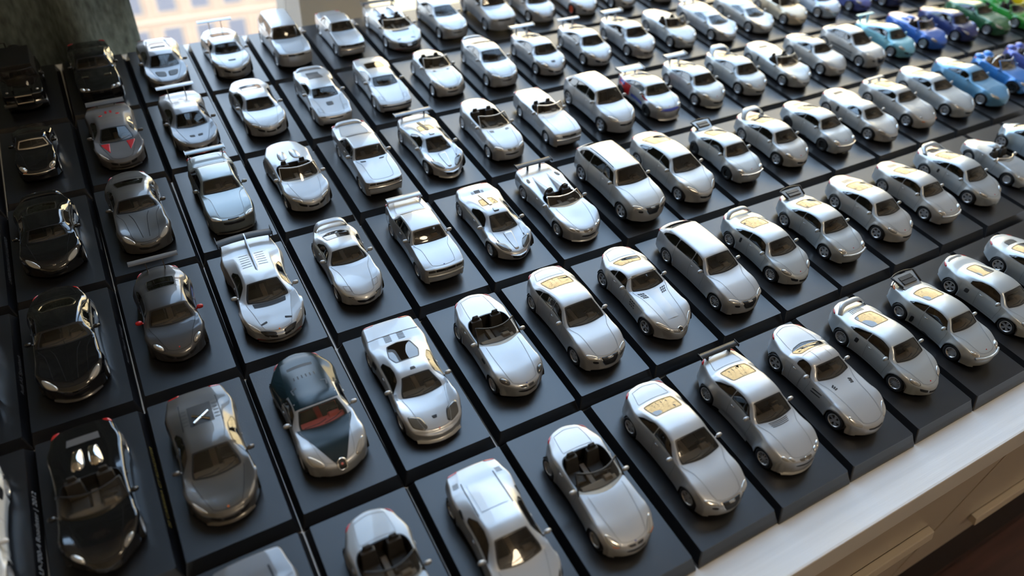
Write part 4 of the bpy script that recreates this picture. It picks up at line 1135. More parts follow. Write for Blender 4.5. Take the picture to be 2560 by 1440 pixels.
@typ('estate')
def _(): return make(D(A5, Lf=.95, Lr=1.12, wb=2.84, H=1.45, xc=.85, xf=.18, xr=-1.80, zr=1.36, xd=-2.34, zd=1.0, zt=.96, zn=.74, zc=.99, bm=.96, br=.97), side=[(.70, 1.88), (.22, 1.22), (-.2, 1.15), (-1.5, 1.18), (-1.95, 1.5), (-2.0, 1.84), (-1.6, 1.90)], split=(-.22, -1.15), hl='wide', gr='shield', wheel='multi', four=True, doors=(.70, -.22, -1.15), decklid=False)
@typ('suv_shield')
def _(): return make(D(A5, Lf=.98, Lr=1.08, wb=3.0, W=1.98, H=1.70, zn=.90, zc=1.17, xc=.98, xf=.36, xp=-.3, xr=-1.75, zr=1.60, xd=-2.38, zd=1.18, zt=1.10, bf=1.10, bm=1.12, br=1.12, zhm=1.08, rt=.38, ze=.72, sill=.28, zbot=.28, znf=.55), side=[(.84, 1.88), (.42, 1.22), (-.2, 1.15), (-1.5, 1.18), (-2.0, 1.5), (-2.05, 1.84), (-1.6, 1.90)], split=(-.18, -1.12), hl='wide', gr='shield', wheel='five', four=True, doors=(.80, -.18, -1.12), decklid=False,
                         extras=lambda k, B: k.lines([[(B.X(.2), .93), (B.X(-1.6), .93)]], .035, 'trim', 'roof_rail'))
@typ('suv_sport')
def _(): return make(D(A5, Lf=.90, Lr=1.0, wb=2.86, W=1.93, H=1.67, zn=.84, zc=1.13, xc=.98, xf=.38, xp=-.3, xr=-1.55, zr=1.56, xd=-2.15, zd=1.14, zt=1.05, bf=1.06, bm=1.08, br=1.10, zhm=1.03, rt=.38, ze=.70, sill=.26, zbot=.26, znf=.52, wn=.70), side=[(.84, 1.88), (.44, 1.22), (-.2, 1.15), (-1.35, 1.18), (-1.8, 1.5), (-1.85, 1.84), (-1.4, 1.90)], split=(-.14, -1.05), hl='slant', gr='mouth', wheel='five', four=True, doors=(.80, -.14, -1.05), decklid=False)
@typ('suv_box')
def _(): return make(D(A5, Lf=.85, Lr=1.0, wb=2.82, W=1.87, H=1.72, zn=.95, zc=1.15, xc=.90, xf=.42, xp=-.3, xr=-1.80, zr=1.66, xd=-2.18, zd=1.15, zt=1.05, bf=1.10, bm=1.10, br=1.12, zhm=1.09, rt=.37, ze=.72, sill=.28, zbot=.30, znf=.55, fil=(.10, .14, .3), bn=.15, bt=-.08, wn=.86, wt=.9), side=[(.78, 1.88), (.44, 1.18), (-.2, 1.14), (-1.6, 1.16), (-1.95, 1.4), (-2.0, 1.84), (-1.6, 1.90)], split=(-.14, -1.05), hl='box', gr='box', wheel='five', four=True, doors=(.75, -.14, -1.05), decklid=False)
@typ('fastback4')
def _(): return make(D(A5, Lf=.92, Lr=1.13, wb=2.92, W=1.93, H=1.42, zn=.68, zc=.98, xc=.98, xf=.26, xp=-.2, xr=-.95, zr=1.35, xd=-2.02, zd=1.03, zt=.95, bf=.95, bm=.95, br=.99, zhm=.86, wn=.66, bn=.36, kroof=.62, flat_nose=0), side=[(.80, 1.88), (.30, 1.22), (-.2, 1.15), (-.95, 1.18), (-1.55, 1.55), (-1.62, 1.84), (-1.3, 1.90)], split=(-.18, -1.1), hl='slant', gr='mouth', wheel='five', four=True, doors=(.78, -.18, -1.12), decklid=False)
CLK = D(A5, Lf=.85, Lr=1.05, wb=2.71, W=1.80, H=1.40, zn=.74, zc=.96, xc=.72, xf=.08, xp=-.3, xr=-.82, zr=1.34, xd=-1.60, zd=1.03, zt=.98, flare=.09, wn=.82, bn=.26)
@typ('flared_coupe')
def _(): return make(CLK, side=[(.54, 1.88), (.10, 1.22), (-.2, 1.15), (-.78, 1.17), (-1.2, 1.5), (-1.36, 1.84), (-1.1, 1.90)], split=(-.56,), hl='twin', gr='bars', wheel='multi', four=True, frame='black', extras=many(wing(-2.18, 1.20, 1.55, .22, 'black', zb=.92, sx=.6, ends=.07), louvres(.78, .92, -.5, .5, 4, False), splitter('paint', .05, .14), lambda k, B: gridpatch(k, 'side_skirt', B.X(-.75), B.X(.75), 3.5, 4.0, 'paint', .05, True)))
SLR = D(Lf=1.0, Lr=.97, wb=2.70, W=1.90, H=1.26, zn=.62, zc=.90, xc=.30, xf=-.26, xp=-.55, xr=-.90, zr=1.215, xd=-1.55, zd=.97, zt=.92, bf=.87, bm=.87, br=.94, zhm=.82, kroof=.64, kcowl=.80, wn=.66, wt=.72, bn=.42, bt=-.34, bw=.24, brw=-.2, rt=.335, fil=(.25, .30, .44))
@typ('arrow_nose')
def _():
    def ex(k, B):
        for sg in (1, -1):
            for a in range(3):
                for b_ in range(3):
                    gridpatch(k, 'bonnet_vent', B.X(.42 + .085 * a), B.X(.42 + .085 * a + .06), sg * (.50 + .13 * b_), sg * (.60 + .13 * b_), 'black', .006)
                    gridpatch(k, 'side_gill', B.X(.50 + .10 * a + .03 * b_), B.X(.57 + .10 * a + .03 * b_), sg * (2.3 + .28 * b_), sg * (2.45 + .28 * b_), 'mesh_grey', .006)
        rows = [[(x, y * (.30 + .04 * (x - .3)), z + .015 - .03 * y * y) for y in np.linspace(-1, 1, 7)] for x, z in [(x, B.pts([B.X(x)], [0])[0][2]) for x in np.linspace(.34, 1.7, 9)]]
        k.add('bonnet_spine', MB().grid(rows).mesh('bonnet_spine', 'silver', S64, True), 'paint')
        k.ring('badge_ring', B.N(.03), 0, .095, 'chrome', .016, both=False); k.circle('badge', B.N(.03), 0, .09, 'black', off=.012)
        k.lines([[(B.N(-.03), 0), (B.N(.03), 0)], [(B.N(.03), 0), (B.N(.075), .10)], [(B.N(.03), 0), (B.N(.075), -.10)]], .016, 'chrome', 'badge_star', both=False)
        k.lines([[(B.N(.10 + .05 * j), .25), (B.N(.06 + .05 * j), .85)] for j in range(2)], .022, 'mesh_grey', 'grille_bar')
    return make(SLR, side=[(.12, 1.88), (-.24, 1.24), (-.5, 1.17), (-.85, 1.2), (-1.15, 1.55), (-1.22, 1.85), (-1.0, 1.90)], split=(-.92,), hl='slant', gr=None, wheel='twin', extras=ex, rw=[(-1.02, -.72), (-1.02, .72), (-1.46, .90), (-1.46, -.90)])
@typ('hard_top')
def _():
    def ex(k, B):
        for sg in (1, -1):
            for a in range(3): k.patch('bonnet_vent', [(B.X(.58 + .07 * a), sg * .50), (B.X(.66 + .05 * a), sg * .72), (B.X(.62 + .05 * a), sg * .74), (B.X(.54 + .07 * a), sg * .52)], 'black', r0=.15)
            for a in range(2): k.patch('side_gill', [(B.X(.42), sg * (2.5 + .35 * a)), (B.X(.80), sg * (2.35 + .35 * a)), (B.X(.80), sg * (2.45 + .35 * a)), (B.X(.42), sg * (2.65 + .35 * a))], 'black', r0=.15)
        k.lines([[(B.X(-.28), .42), (B.X(-.86), .42)], [(B.X(-.80), 0), (B.X(-.80), 1.0)]], .012)
        k.ring('fuel_cap', B.X(-1.30), 1.95, .07, 'line', .006, both=False)
    return make(D(SLR, Lf=.94, Lr=1.02, wb=2.68, W=1.92, xc=.34, xf=-.20, xp=-.5, xr=-.82, zr=1.20, xd=-1.20, zd=.96, zt=.90, bn=.30, wn=.76), side=[(.16, 1.88), (-.18, 1.24), (-.45, 1.17), (-.70, 1.2), (-.78, 1.5), (-.78, 1.85)], hl='slant', gr='slot', wheel='twin', extras=ex, rw=[(-.90, -.85), (-.90, .85), (-1.16, 1.05), (-1.30, .7), (-1.34, 0), (-1.30, -.7), (-1.16, -1.05)])
@typ('blade_mid')
def _():
    return make(R8, side=[(.80, 1.87), (.36, 1.24), (0, 1.16), (-.42, 1.18), (-.75, 1.5), (-.85, 1.84)], hl='wide', gr='corner', wheel='multi', decklid=False, extras=many(badge('chrome', .05, .03), strip(2.05, 3.6, -.88, -.62, 'grey_metal', 'side_blade', True)), tl='bar')
R8 = D(SUP, Lf=.92, Lr=.88, wb=2.65, W=1.92, H=1.25, zn=.66, zc=.86, xc=.95, xf=.34, xp=0, xr=-.45, zr=1.21, xd=-1.40, zd=.98, zt=.92, bf=.86, bm=.86, br=.93, zhm=.80, fil=(.25, .30, .44), kroof=.60, wn=.72, bn=.38, bt=-.25, brw=-.15, wt=.74)
@typ('blade_mid_wing')
def _(): return make(R8, side=[(.80, 1.87), (.36, 1.24), (0, 1.16), (-.42, 1.18), (-.75, 1.5), (-.85, 1.84)], hl='wide', gr='corner', wheel='five', decklid=False, extras=many(wing(-1.95, 1.42, 1.75, .30, zb=.9, sx=.35), darkpatch(1.45, 1.58, -.35, .35, 'black', False), splitter()), tl='bar')
@typ('blade_open')
def _(): return make(D(R8, open=True, xd=-.55, zd=.98), xk=-.40, hl='wide', gr='corner', wheel='multi', decklid=False, tl='bar', roll='rest', frame='paint', extras=many(hump('fairing', -1.35, -.6, .15, .8, .06), badge('chrome', .05, .03)))
@typ('pop_lamp')
def _(): return make(RX7, side=[(.36, 1.88), (-.04, 1.24), (-.3, 1.16), (-.62, 1.2), (-.95, 1.55), (-1.0, 1.85)], hl='pop', gr='mouth', wheel='five', extras=many(lipspoiler(-1.85, .92, 1.35, rise=.16, chord=.26), lambda k, B: k.patch('fog_lamp', [(B.N(.16), 1.2), (B.N(.16), 1.7), (B.N(.23), 1.7), (B.N(.23), 1.2)], 'lamp', both=True)), rw=[(-.74, -.80), (-.74, .80), (-1.2, .85), (-1.36, .4), (-1.36, -.4), (-1.2, -.85)])
RX7 = D(Lf=.92, Lr=.95, wb=2.43, W=1.76, H=1.23, zn=.58, zc=.85, xc=.52, xf=-.05, xp=-.28, xr=-.66, zr=1.19, xd=-1.48, zd=.93, zt=.88, bf=.83, bm=.84, br=.91, zhm=.76, kroof=.62, wn=.72, wt=.76, bn=.32, bt=-.28, bw=.2, brw=-.2, fil=(.25, .30, .45))
E30 = D(Lf=.82, Lr=1.0, wb=2.56, W=1.70, H=1.37, zn=.82, zc=.96, xc=.68, xf=.20, xp=-.3, xr=-.86, zr=1.325, xd=-1.28, zd=1.0, zt=.96, bf=.92, bm=.94, br=.96, zhm=.91, kroof=.70, kcowl=.82, kdeck=.74, wn=.90, wt=.90, bn=.10, bt=-.06, bw=.08, brw=-.04, fil=(.10, .10, .22), crown=.03, flat_nose=1.0, noser=.16, flare=.04, rt=.31, kb=.95)
SE30 = [(.56, 1.9), (.22, 1.17), (-.2, 1.13), (-.80, 1.14), (-1.08, 1.82), (-.95, 1.9)]
@typ('boxy_winged')
def _(): return make(E30, side=SE30, split=(-.5,), hl='box', gr='box', wheel='mesh', hlmat='lamp_smoke', four=True, extras=many(wing(-2.02, 1.17, 1.42, .30, zb=.95, sx=.97, ends=.0, thick=.035), bumper(True, 'paint', .42, .055), badge('race_blue', -.03, .025)))
@typ('boxy_long')
def _(): return make(D(E30, Lf=.90, Lr=1.20, wb=2.63, W=1.74, H=1.35, xc=.62, xf=.14, xr=-.75, xd=-1.35, flare=.01, noser=.19), side=[(.50, 1.9), (.16, 1.17), (-.2, 1.13), (-.72, 1.14), (-1.10, 1.6), (-1.15, 1.9)], split=(-.5,), hl='box', gr='box', wheel='mesh', hlmat='lamp_smoke', four=True, extras=many(bumper(True, 'chrome', .42, .045), darkpatch(.72, .80, .45, .8), lipspoiler(-2.4, 1.0, 1.35, rise=.04, chord=.2)))
@typ('boxy_small')
def _(): return make(D(E30, Lf=.75, Lr=1.0, wb=2.5, W=1.60, H=1.40, xc=.62, xf=.22, zt=.92, flare=0, rt=.30), side=SE30, split=(-.5,), hl='box', gr='box', wheel='steel', hlmat='lamp_smoke', four=True, extras=many(bumper(True, 'chrome', .42, .035)))
@typ('skyline')
def _(): return make(D(E30, Lf=.93, Lr=1.0, wb=2.67, W=1.80, H=1.36, zn=.76, zc=.98, xc=.62, xf=.08, xr=-.9, xd=-1.45, zd=1.02, zt=.99, fil=(.14, .16, .3), bn=.2, wn=.84, noser=.14), side=[(.46, 1.9), (.12, 1.17), (-.2, 1.13), (-.84, 1.14), (-1.2, 1.82), (-1.05, 1.9)], split=(-.55,), hl='wide', gr='mouth', wheel='five', four=True, extras=many(wing(-2.15, 1.27, 1.55, .28, zb=1.0, sx=.85, ends=.06), splitter(), lambda k, B: k.patch('grille', [(B.N(.04), -.5), (B.N(.04), .5), (B.N(.10), .5), (B.N(.10), -.5)], 'black', r0=.1)))
@typ('coupe_m')
def _(): return make(D(A5, Lf=.80, Lr=1.0, wb=2.73, W=1.78, H=1.37, zn=.74, wn=.78, bn=.24), side=SA5, split=(-.52,), hl='wide', gr='kidney', wheel='twin', four=True, extras=many(lipspoiler(-2.2, .98, 1.3, rise=.04, chord=.18)))
@typ('wedge_seventies')
def _(): return make(M1, side=[(.70, 1.88), (.28, 1.2), (0, 1.15), (-.48, 1.16), (-.75, 1.84)], hl='pop', gr='slot', wheel='mesh', decklid=False, rearwin=False, tl='bar', extras=many(darkpatch(1.15, 1.42, -.3, .3, 'mesh_grey', False, 'bonnet_vent'), lambda k, B: gridpatch(k, 'engine_grille', B.X(-1.5), B.X(-.7), -.62, .62, 'mesh_grey', .012), lipspoiler(-1.95, .96, 1.5, rise=.05)))
M1 = D(SUP, Lf=.97, Lr=.85, wb=2.56, W=1.82, H=1.14, zn=.60, zc=.82, xc=.86, xf=.26, xp=-.1, xr=-.52, zr=1.11, xd=-1.30, zd=.96, zt=.94, bf=.80, bm=.84, br=.94, zhm=.71, kroof=.64, wn=.86, bn=.12, wt=.9, flat_nose=.6)
@typ('wedge_hatch')
def _(): return make(D(M1, zn=.56, xr=-.55, xd=-1.55, zd=.98), side=[(.70, 1.88), (.28, 1.2), (0, 1.15), (-.5, 1.16), (-.9, 1.84)], hl='pop', gr='slot', wheel='mesh', decklid=False, tl='bar', rw=[(-.62, -.8), (-.62, .8), (-1.35, .8), (-1.35, -.8)], extras=bumper(True, 'black', .20, .045))
DB = D(A5, Lf=.90, Lr=1.05, wb=2.74, W=1.90, H=1.27, zn=.64, zc=.92, xc=.52, xf=-.06, xp=-.4, xr=-.88, zr=1.215, xd=-1.75, zd=.98, zt=.94, bf=.89, bm=.89, br=.95, zhm=.82, kroof=.64, wn=.74, wt=.74, bn=.34, bt=-.34, brw=-.22, fil=(.25, .30, .45), flat_nose=0)
SDB = [(.36, 1.88), (-.02, 1.24), (-.35, 1.16), (-.85, 1.19), (-1.2, 1.55), (-1.25, 1.85)]
@typ('gt_coupe')
def _(): return make(DB, side=SDB, split=(-.7,), hl='slant', gr='mouth', wheel='multi', extras=many(lambda k, B: k.lines([[(B.X(.62), .45), (B.N(-.2), .25)]], .02), lambda k, B: k.patch('grille', [(B.N(.06), -.8), (B.N(.06), .8), (B.N(.15), .6), (B.N(.15), -.6)], 'mesh_grey', r0=.2)), rw=[(-.98, -.74), (-.98, .74), (-1.6, .9), (-1.6, -.9)])
@typ('gt_coupe_black')
def _():
    def ex(k, B):
        o = chaikin([(-.98, -.70), (-.98, .70), (-1.25, .88), (-1.58, .62), (-1.58, -.62), (-1.25, -.88)], 2, .12); k.rim(o, .03, 'window_surround', 'chrome', .012)
        k.lines([[(B.X(.60), .55), (B.N(-.2), .35)], [(B.X(.4), 0), (B.N(-.1), 0)]], .014, 'well')
    return make(D(DB, W=1.92), side=SDB, split=(-.7,), hl='slant', gr='mouth', wheel='multi', extras=many(ex, splitter('dark_grey')), rw=[(-.98, -.70), (-.98, .70), (-1.25, .88), (-1.58, .62), (-1.58, -.62), (-1.25, -.88)])
@typ('supercar_black')
def _(): return make(D(R8, H=1.18, zn=.60, xc=.92, W=1.98, flare=.04), side=SSUP, hl='slant', gr='mouth', wheel='multi', decklid=False, extras=many(lambda k, B: k.patch('badge', [(B.N(-.03), -.12), (B.N(-.03), .12), (B.N(.02), .12), (B.N(.02), -.12)], 'chrome', r0=.05), lipspoiler(-1.98, .93, 1.5, rise=.06)), tl='bar')
@typ('old_sports')
def _(): return make(D(C911, open=False, Lf=.80, Lr=.85, wb=2.25, W=1.58, H=1.22, zn=.60, zc=.86, xc=.52, xf=.14, xp=-.15, xr=-.42, zr=1.17, xd=-.95, zd=.90, zt=.74, flare=.02, rt=.30), side=[(.36, 1.88), (.14, 1.24), (-.1, 1.16), (-.4, 1.2), (-.62, 1.84)], hl='round', gr=None, wheel='steel', decklid=False, extras=many(bumper(True, 'chrome', .17, .035), indic, lambda k, B: k.rim(chaikin([(.50, -.88), (.50, .88), (.18, .86), (.18, -.86)], 3, .06), .03, 'windscreen_surround', 'chrome', .012)), tl=None)
@typ('spyder')
def _(): return make(D(C911, open=True, Lf=.80, Lr=.85, wb=2.1, W=1.60, zn=.56, zc=.80, xc=.45, xd=-.45, zd=.84, zt=.66, bf=.80, bm=.80, br=.86, zhm=.72, flare=.0, rt=.31, xf=0, xp=0, xr=-.2, zr=.9, H=1.0), xk=-.42, hl='round', gr=None, wheel='steel', decklid=False, frame='chrome', ws_h=.16, rake=.12, tl='corner', extras=many(hump('headrest_fairing', -1.1, -.5, .35, 1.3, .12, both=False)))
@typ('beetle')
def _(): return make(D(A5, Lf=.80, Lr=.80, wb=2.51, W=1.72, H=1.50, zn=.70, zc=1.02, xc=.95, xf=.42, xp=-.1, xr=-.70, zr=1.40, xd=-1.50, zd=.98, zt=.80, bf=.86, bm=.96, br=.90, zhm=.95, kroof=.60, kcowl=.66, kdeck=.52, wn=.56, wt=.54, bn=.34, bt=-.34, bw=.2, flare=.10, rt=.33, wmid=.92, fil=(.28, .30, .45), flat_nose=0), side=[(.78, 1.86), (.42, 1.22), (0, 1.15), (-.6, 1.2), (-1.0, 1.55), (-1.05, 1.84)], split=(-.45,), hl='oval', gr=None, wheel='five', four=True, decklid=False)
P944 = D(A5, Lf=.90, Lr=1.0, wb=2.42, W=1.74, H=1.27, zn=.60, zc=.90, xc=.58, xf=.04, xp=-.25, xr=-.62, zr=1.22, xd=-1.72, zd=.95, zt=.88, bf=.87, bm=.88, br=.92, zhm=.80, wn=.70, bn=.28, bt=-.2, flare=.03, flat_nose=0, kroof=.62)
S944 = [(.42, 1.88), (.06, 1.22), (-.25, 1.15), (-.58, 1.18), (-.95, 1.6), (-1.0, 1.85)]
@typ('transaxle')
def _(): return make(P944, side=S944, hl='pop', gr='slot', wheel='five', decklid=False, rw=[(-.70, -.84), (-.70, .84), (-1.55, .84), (-1.55, -.84)])
@typ('transaxle_wing')
def _(): return make(D(P944, Lf=.95, Lr=1.05, wb=2.5, W=1.82), side=S944, hl='dot', gr=None, wheel='five', decklid=False, rw=[(-.70, -.84), (-.70, .84), (-1.55, .84), (-1.55, -.84)], extras=many(wing(-1.85, 1.06, 1.3, .22, zb=.88, sx=.6), indic))
@typ('grand_tourer')
def _(): return make(D(DB, Lf=.95), side=SDB, hl='slant', gr='mouth', wheel='multi', rw=[(-.98, -.74), (-.98, .74), (-1.6, .9), (-1.6, -.9)], decklid=False)
@typ('blue_coupe')
def _(): return make(D(DB, H=1.31, Lf=.95, xc=.62, xf=.05), side=[(.46, 1.88), (.08, 1.24), (-.25, 1.16), (-.85, 1.19), (-1.2, 1.55), (-1.25, 1.85)], split=(-.42,), hl='slant', gr=None, wheel='multi', decklid=False)
@typ('hatchback')
def _(): return make(D(A5, Lf=.88, Lr=.80, wb=2.70, W=1.80, H=1.46, xr=-1.15, zr=1.36, xd=-1.85, zd=1.02, zt=.96), side=[(.62, 1.88), (.18, 1.22), (-.2, 1.15), (-1.1, 1.18), (-1.55, 1.6), (-1.55, 1.86)], split=(-.25, -1.0), hl='slant', gr='shield', wheel='multi', four=True, decklid=False, extras=many(strip(2.9, 3.05, -.9, .9, 'trim', 'side_moulding', True), strip(3.4, 3.5, -.9, .9, 'trim', 'side_moulding', True)))
@typ('conv_four')
def _(): return kroad(D(Lf=.85, Lr=1.02, wb=2.7, W=1.78, zn=.73, zc=.96, xc=.68, xd=-1.15, zd=1.0, zt=.95, bf=.92, bm=.93, br=.96, zhm=.88), [louvres(.80, .90, .5, .85, 3)], xk=-1.15, four=True, roll='rest', hl='wide', gr='bars', frame='paint', ws_h=.48, rake=.55)
@typ('conv_old')
def _(): return kroad(D(Lf=.85, Lr=1.05, wb=2.5, W=1.68, zn=.78, zc=.93, xc=.45, xd=-.75, zd=.95, zt=.90, bf=.90, bm=.90, br=.92, zhm=.88, bn=.10, wn=.88, fil=(.12, .14, .25), wt=.88, bt=-.08, rt=.31), [bumper(True, 'chrome', .34, .035), bumper(False, 'chrome', .2, .035)], xk=-.72, roll='rest', hl='box', gr='box', frame='chrome', ws_h=.46, rake=.24, wheel='steel', seat='interior')
@typ('muscle')
def _(): return make(D(E30, Lf=1.0, Lr=1.1, wb=2.95, W=1.92, H=1.44, zn=.86, zc=1.03, xc=.60, xf=.02, xr=-.95, zr=1.38, xd=-1.7, zd=1.06, zt=1.02, bf=1.0, bm=1.0, br=1.05, zhm=.98, rt=.35), side=[(.42, 1.9), (.04, 1.2), (-.3, 1.15), (-.9, 1.17), (-1.3, 1.6), (-1.3, 1.88)], split=(-.7,), hl='twin', gr='box', wheel='five', four=True, extras=many(scoop(1.35, .98, .5, .36, .06, 'chrome', -.48), scoop(1.35, .98, .5, .36, .06, 'chrome', .48)))
@typ('off_roader')
def _():
    def ex(k, B):
        k.add('canvas_roof', MB().box(-1.80, .30, -.70, .70, .98, 1.62, (.05, .05, .08, .08)).mesh('canvas_roof', 'black', S64, False, .04 * S64), 'black')
        k.add('spare_wheel', wheel_meshes('steel', .40, .22)[0], 'rubber', None, (-2.05 * S64, .0, 1.15 * S64), (0, 0, math.pi / 2))
        k.add('jerrycan_frame', MB().tube([(-2.0, -.62, 1.1), (-2.0, -.62, 1.72), (-2.0, -.30, 1.72), (-2.0, -.30, 1.1)], .04, 6).mesh('jerrycan_frame', 'black', S64), 'black')
        P = [(2.0 - .02, -.32, .62), (1.98, .32, .62), (1.98, .32, .95), (1.98, -.32, .95)]
        k.add('grille_surround', MB().tube(P, .035, 6, True).mesh('grille_surround', 'chrome', S64), 'chrome')
        k.add('bumper', MB().box(1.97, 2.06, -.85, -.36, .52, .66).box(1.97, 2.06, .36, .85, .52, .66).mesh('bumper', 'chrome', S64), 'chrome')
        for sg in (1, -1): k.add('bonnet_rib', MB().box(.75, 1.7, sg * .36 - .03, sg * .36 + .03, 1.05, 1.13).mesh('bonnet_rib', 'black_gloss', S64), 'paint')
    return make(D(E30, open=True, Lf=.72, Lr=.75, wb=2.55, W=1.72, zn=1.0, zc=1.08, xc=.60, xd=-.9, zd=1.02, zt=1.0, bf=1.02, bm=1.02, br=1.02, zhm=1.05, rt=.38, ze=.75, sill=.38, zbot=.42, znf=.62, flare=0), xk=-.85, hl='dot', gr=None, wheel='steel', frame='black', ws_h=.50, rake=.05, mirrors='black', extras=ex, decklid=False, tl=None, roll=None)
@typ('buggy')
def _():
    def ex(k, B):
        P = [(-.55, .62 * math.cos(t), .85 + .50 * math.sin(t)) for t in np.linspace(0, math.pi, 11)]
        k.add('roll_bar', MB().tube(P, .045, 8).mesh('roll_bar', 'chrome', S64, True), 'chrome')
        for sg in (1, -1): k.add('engine_pod', MB().ellipsoid((-1.45, sg * .42, .92), (.32, .2, .2)).mesh('engine_pod', 'blue', S64, True), 'paint')
    return kroad(D(Lf=.75, Lr=.70, wb=2.45, W=1.78, xc=.45, xd=-.85, bf=.86, flare=.06, rt=.35), [ex], seat='interior_tan', roll=None, hl='round', gr=None, frame='paint', rimmat='rim_dark')
@typ('classic_round_fender')
def _(): return make(D(P911, Lf=.9, Lr=1.05, W=1.80, zn=.62, bf=.93, zhm=.80, wn=.70), side=S911, split=(-.38,), hl='round', gr='mouth', wheel='five', rw=rw911(), decklid=False, extras=louvres(1.1, 1.3, .2, .5, 3))
@typ('race_proto')
def _(): return make(D(SUP, Lf=1.0, Lr=1.0, W=1.92, H=1.08, fil=(.25, .3, .45), bf=.84, wn=.66, bn=.4, zc=.74), side=SSUP, hl='oval', gr='slot', wheel='five', decklid=False, rearwin=False, extras=many(wing(-2.05, 1.08, 1.6, .3, zb=.8, ends=.06), hump('cover', -1.3, -.5, .2, .8, .06)))
# ------------------------------------------------------------------ the room
def boxobj(name, x0, x1, y0, y1, z0, z1, mat, parent=None, bevel=0.0):
    return obj(name, MB().box(x0, x1, y0, y1, z0, z1).mesh(name, mat, 1.0, False, bevel), parent)
def st(o): o['kind'] = 'structure'; return o
YW = 12.9 * PU                                  # room side of the window wall
XL, XR, YB, ZC = -2.2, 2.9, -3.2, 2.8
fl = st(boxobj('floor', XL, XR, YB, YW + .25, -.06, -.004, 'floor_wood'))
random.seed(4)
for j in range(5):
    yy = -.012 - .10 * j
    boxobj('floor_board', .20, 2.2, yy - .098, yy, -.004, 0.0, 'floor_wood', fl)
boxobj('floor_board', .20, 2.2, -.010, .086, -.004, 0.0, 'floor_wood', fl)
st(boxobj('ceiling', XL, XR, YB, YW + .25, ZC, ZC + .05, 'ceiling_paint'))
st(boxobj('wall_left', XL - .1, XL, YB, YW + .25, 0, ZC, 'wall_paint'))
st(boxobj('wall_right', XR, XR + .1, YB, YW + .25, 0, ZC, 'wall_paint'))
st(boxobj('wall_front', XL, XR, YB - .1, YB, 0, ZC, 'wall_paint'))
WX0, WX1, WZ0, WZ1 = -.55, 1.9, ZTAB - .14, 2.65
wbk = MB().box(XL, WX0, YW, YW + .22, 0, ZC).box(WX1, XR, YW, YW + .22, 0, ZC).box(WX0, WX1, YW, YW + .22, 0, WZ0).box(WX0, WX1, YW, YW + .22, WZ1, ZC)
st(obj('wall_back', wbk.mesh('wall_back', 'wall_paint')))
win = st(bpy.data.objects.new('window_1', None)); link(win); win.location = (0, YW + .06, WZ0)
def wpart(name, x0, x1, z0, z1, y0=.0, y1=.06, mat='frame_paint'):
    return obj(name, MB().box(x0, x1, y0, y1, z0 - WZ0, z1 - WZ0).mesh(name, mat), win)
MX0, MX1 = 5.55 * PU, 6.95 * PU
wpart('window_frame', WX0, WX1, WZ0, WZ0 + .010); wpart('window_frame', WX0, WX1, WZ1 - .04, WZ1)
wpart('window_frame', WX0, WX0 + .04, WZ0, WZ1); wpart('window_frame', WX1 - .04, WX1, WZ0, WZ1)
wpart('mullion', MX0, MX1, WZ0, WZ1, -.03, .07); wpart('mullion', MX1 - .02, MX1 + .012, WZ0, WZ1, -.01, .05)
wpart('pane', WX0 + .04, MX0, WZ0 + .01, WZ1 - .04, .028, .032, 'window_glass'); wpart('pane', MX1 + .012, WX1 - .04, WZ0 + .01, WZ1 - .04, .028, .032, 'window_glass')
por.location = ((WX0 + WX1) / 2, YW + .20, (WZ0 + WZ1) / 2); por.rotation_euler = (-math.pi / 2, 0, 0)
por_d.size = WX1 - WX0; por_d.size_y = WZ1 - WZ0

# curtain: a hanging cloth with folds
rows = []
nx = 90
for z in np.linspace(ZTAB - .16, WZ1 + .1, 14):
    r = []
    for i in range(nx + 1):
        x = -.62 + (2.35 * PU + .62) * i / nx
        fold = .012 * math.sin(x * 62 + .9) + .005 * math.sin(x * 131 + 2.0 + z) - .020 * math.exp(-((x - .046) / .013) ** 2) * -1
        r.append((x, 12.42 * PU + fold + .004 * math.sin(z * 5 + x * 9), z))
    rows.append(r)
cur = obj('curtain', MB().grid(rows).mesh('curtain', 'curtain_cloth', 1.0, True))
md = cur.modifiers.new('thickness', 'SOLIDIFY'); md.thickness = .003
tag(cur, 'heavy grey-green curtain hanging in folds behind the plinths', 'curtain')

# low cabinet that carries the collection
cab = bpy.data.objects.new('low_cabinet', None); link(cab); cab.location = (0, 0, 0)
tag(cab, 'low cream-white cabinet with a wood-grain top under all the plinths', 'cabinet')
YE = -.43 * PU; YT = 12.0 * PU
X0, X1 = -.62, 1.75
tp = MB().box(X0, X1, YE, YT, ZTAB - .030, ZTAB).mesh('top_board', 'table_white', 1.0, False, .0012); obj('top_board', tp, cab)
ZA = ZT - 5.05 * PU
boxobj('carcass', X0 + .01, X1 - .01, YE + .016, YT - .01, ZA, ZTAB - .0305, 'cabinet_paint', cab)
boxobj('kick_board', X0 + .03, X1 - .03, YE + .012, YE + .03, 0.0, ZA, 'kick_dark', cab)
zt_, zb_ = ZTAB - .034, ZA + .003
for i, (xa, xb) in enumerate(((-.60, -.06), (-.056, .482), (.486, 1.10), (1.104, 1.70))):
    d = boxobj('drawer_front', xa, xb, YE + .004, YE + .0158, zb_, zt_, 'cabinet_paint', cab, .0015)
    zl = ZT - (2.55 if i < 2 else 3.85) * PU
    obj('drawer_pull', MB().box(xa + .06, xb - .03, YE - .003, YE + .0038, zl - .003, zl + .004, (0, 0, .002, 0)).mesh('drawer_pull', 'cabinet_paint', 1.0, False, .0008), d)

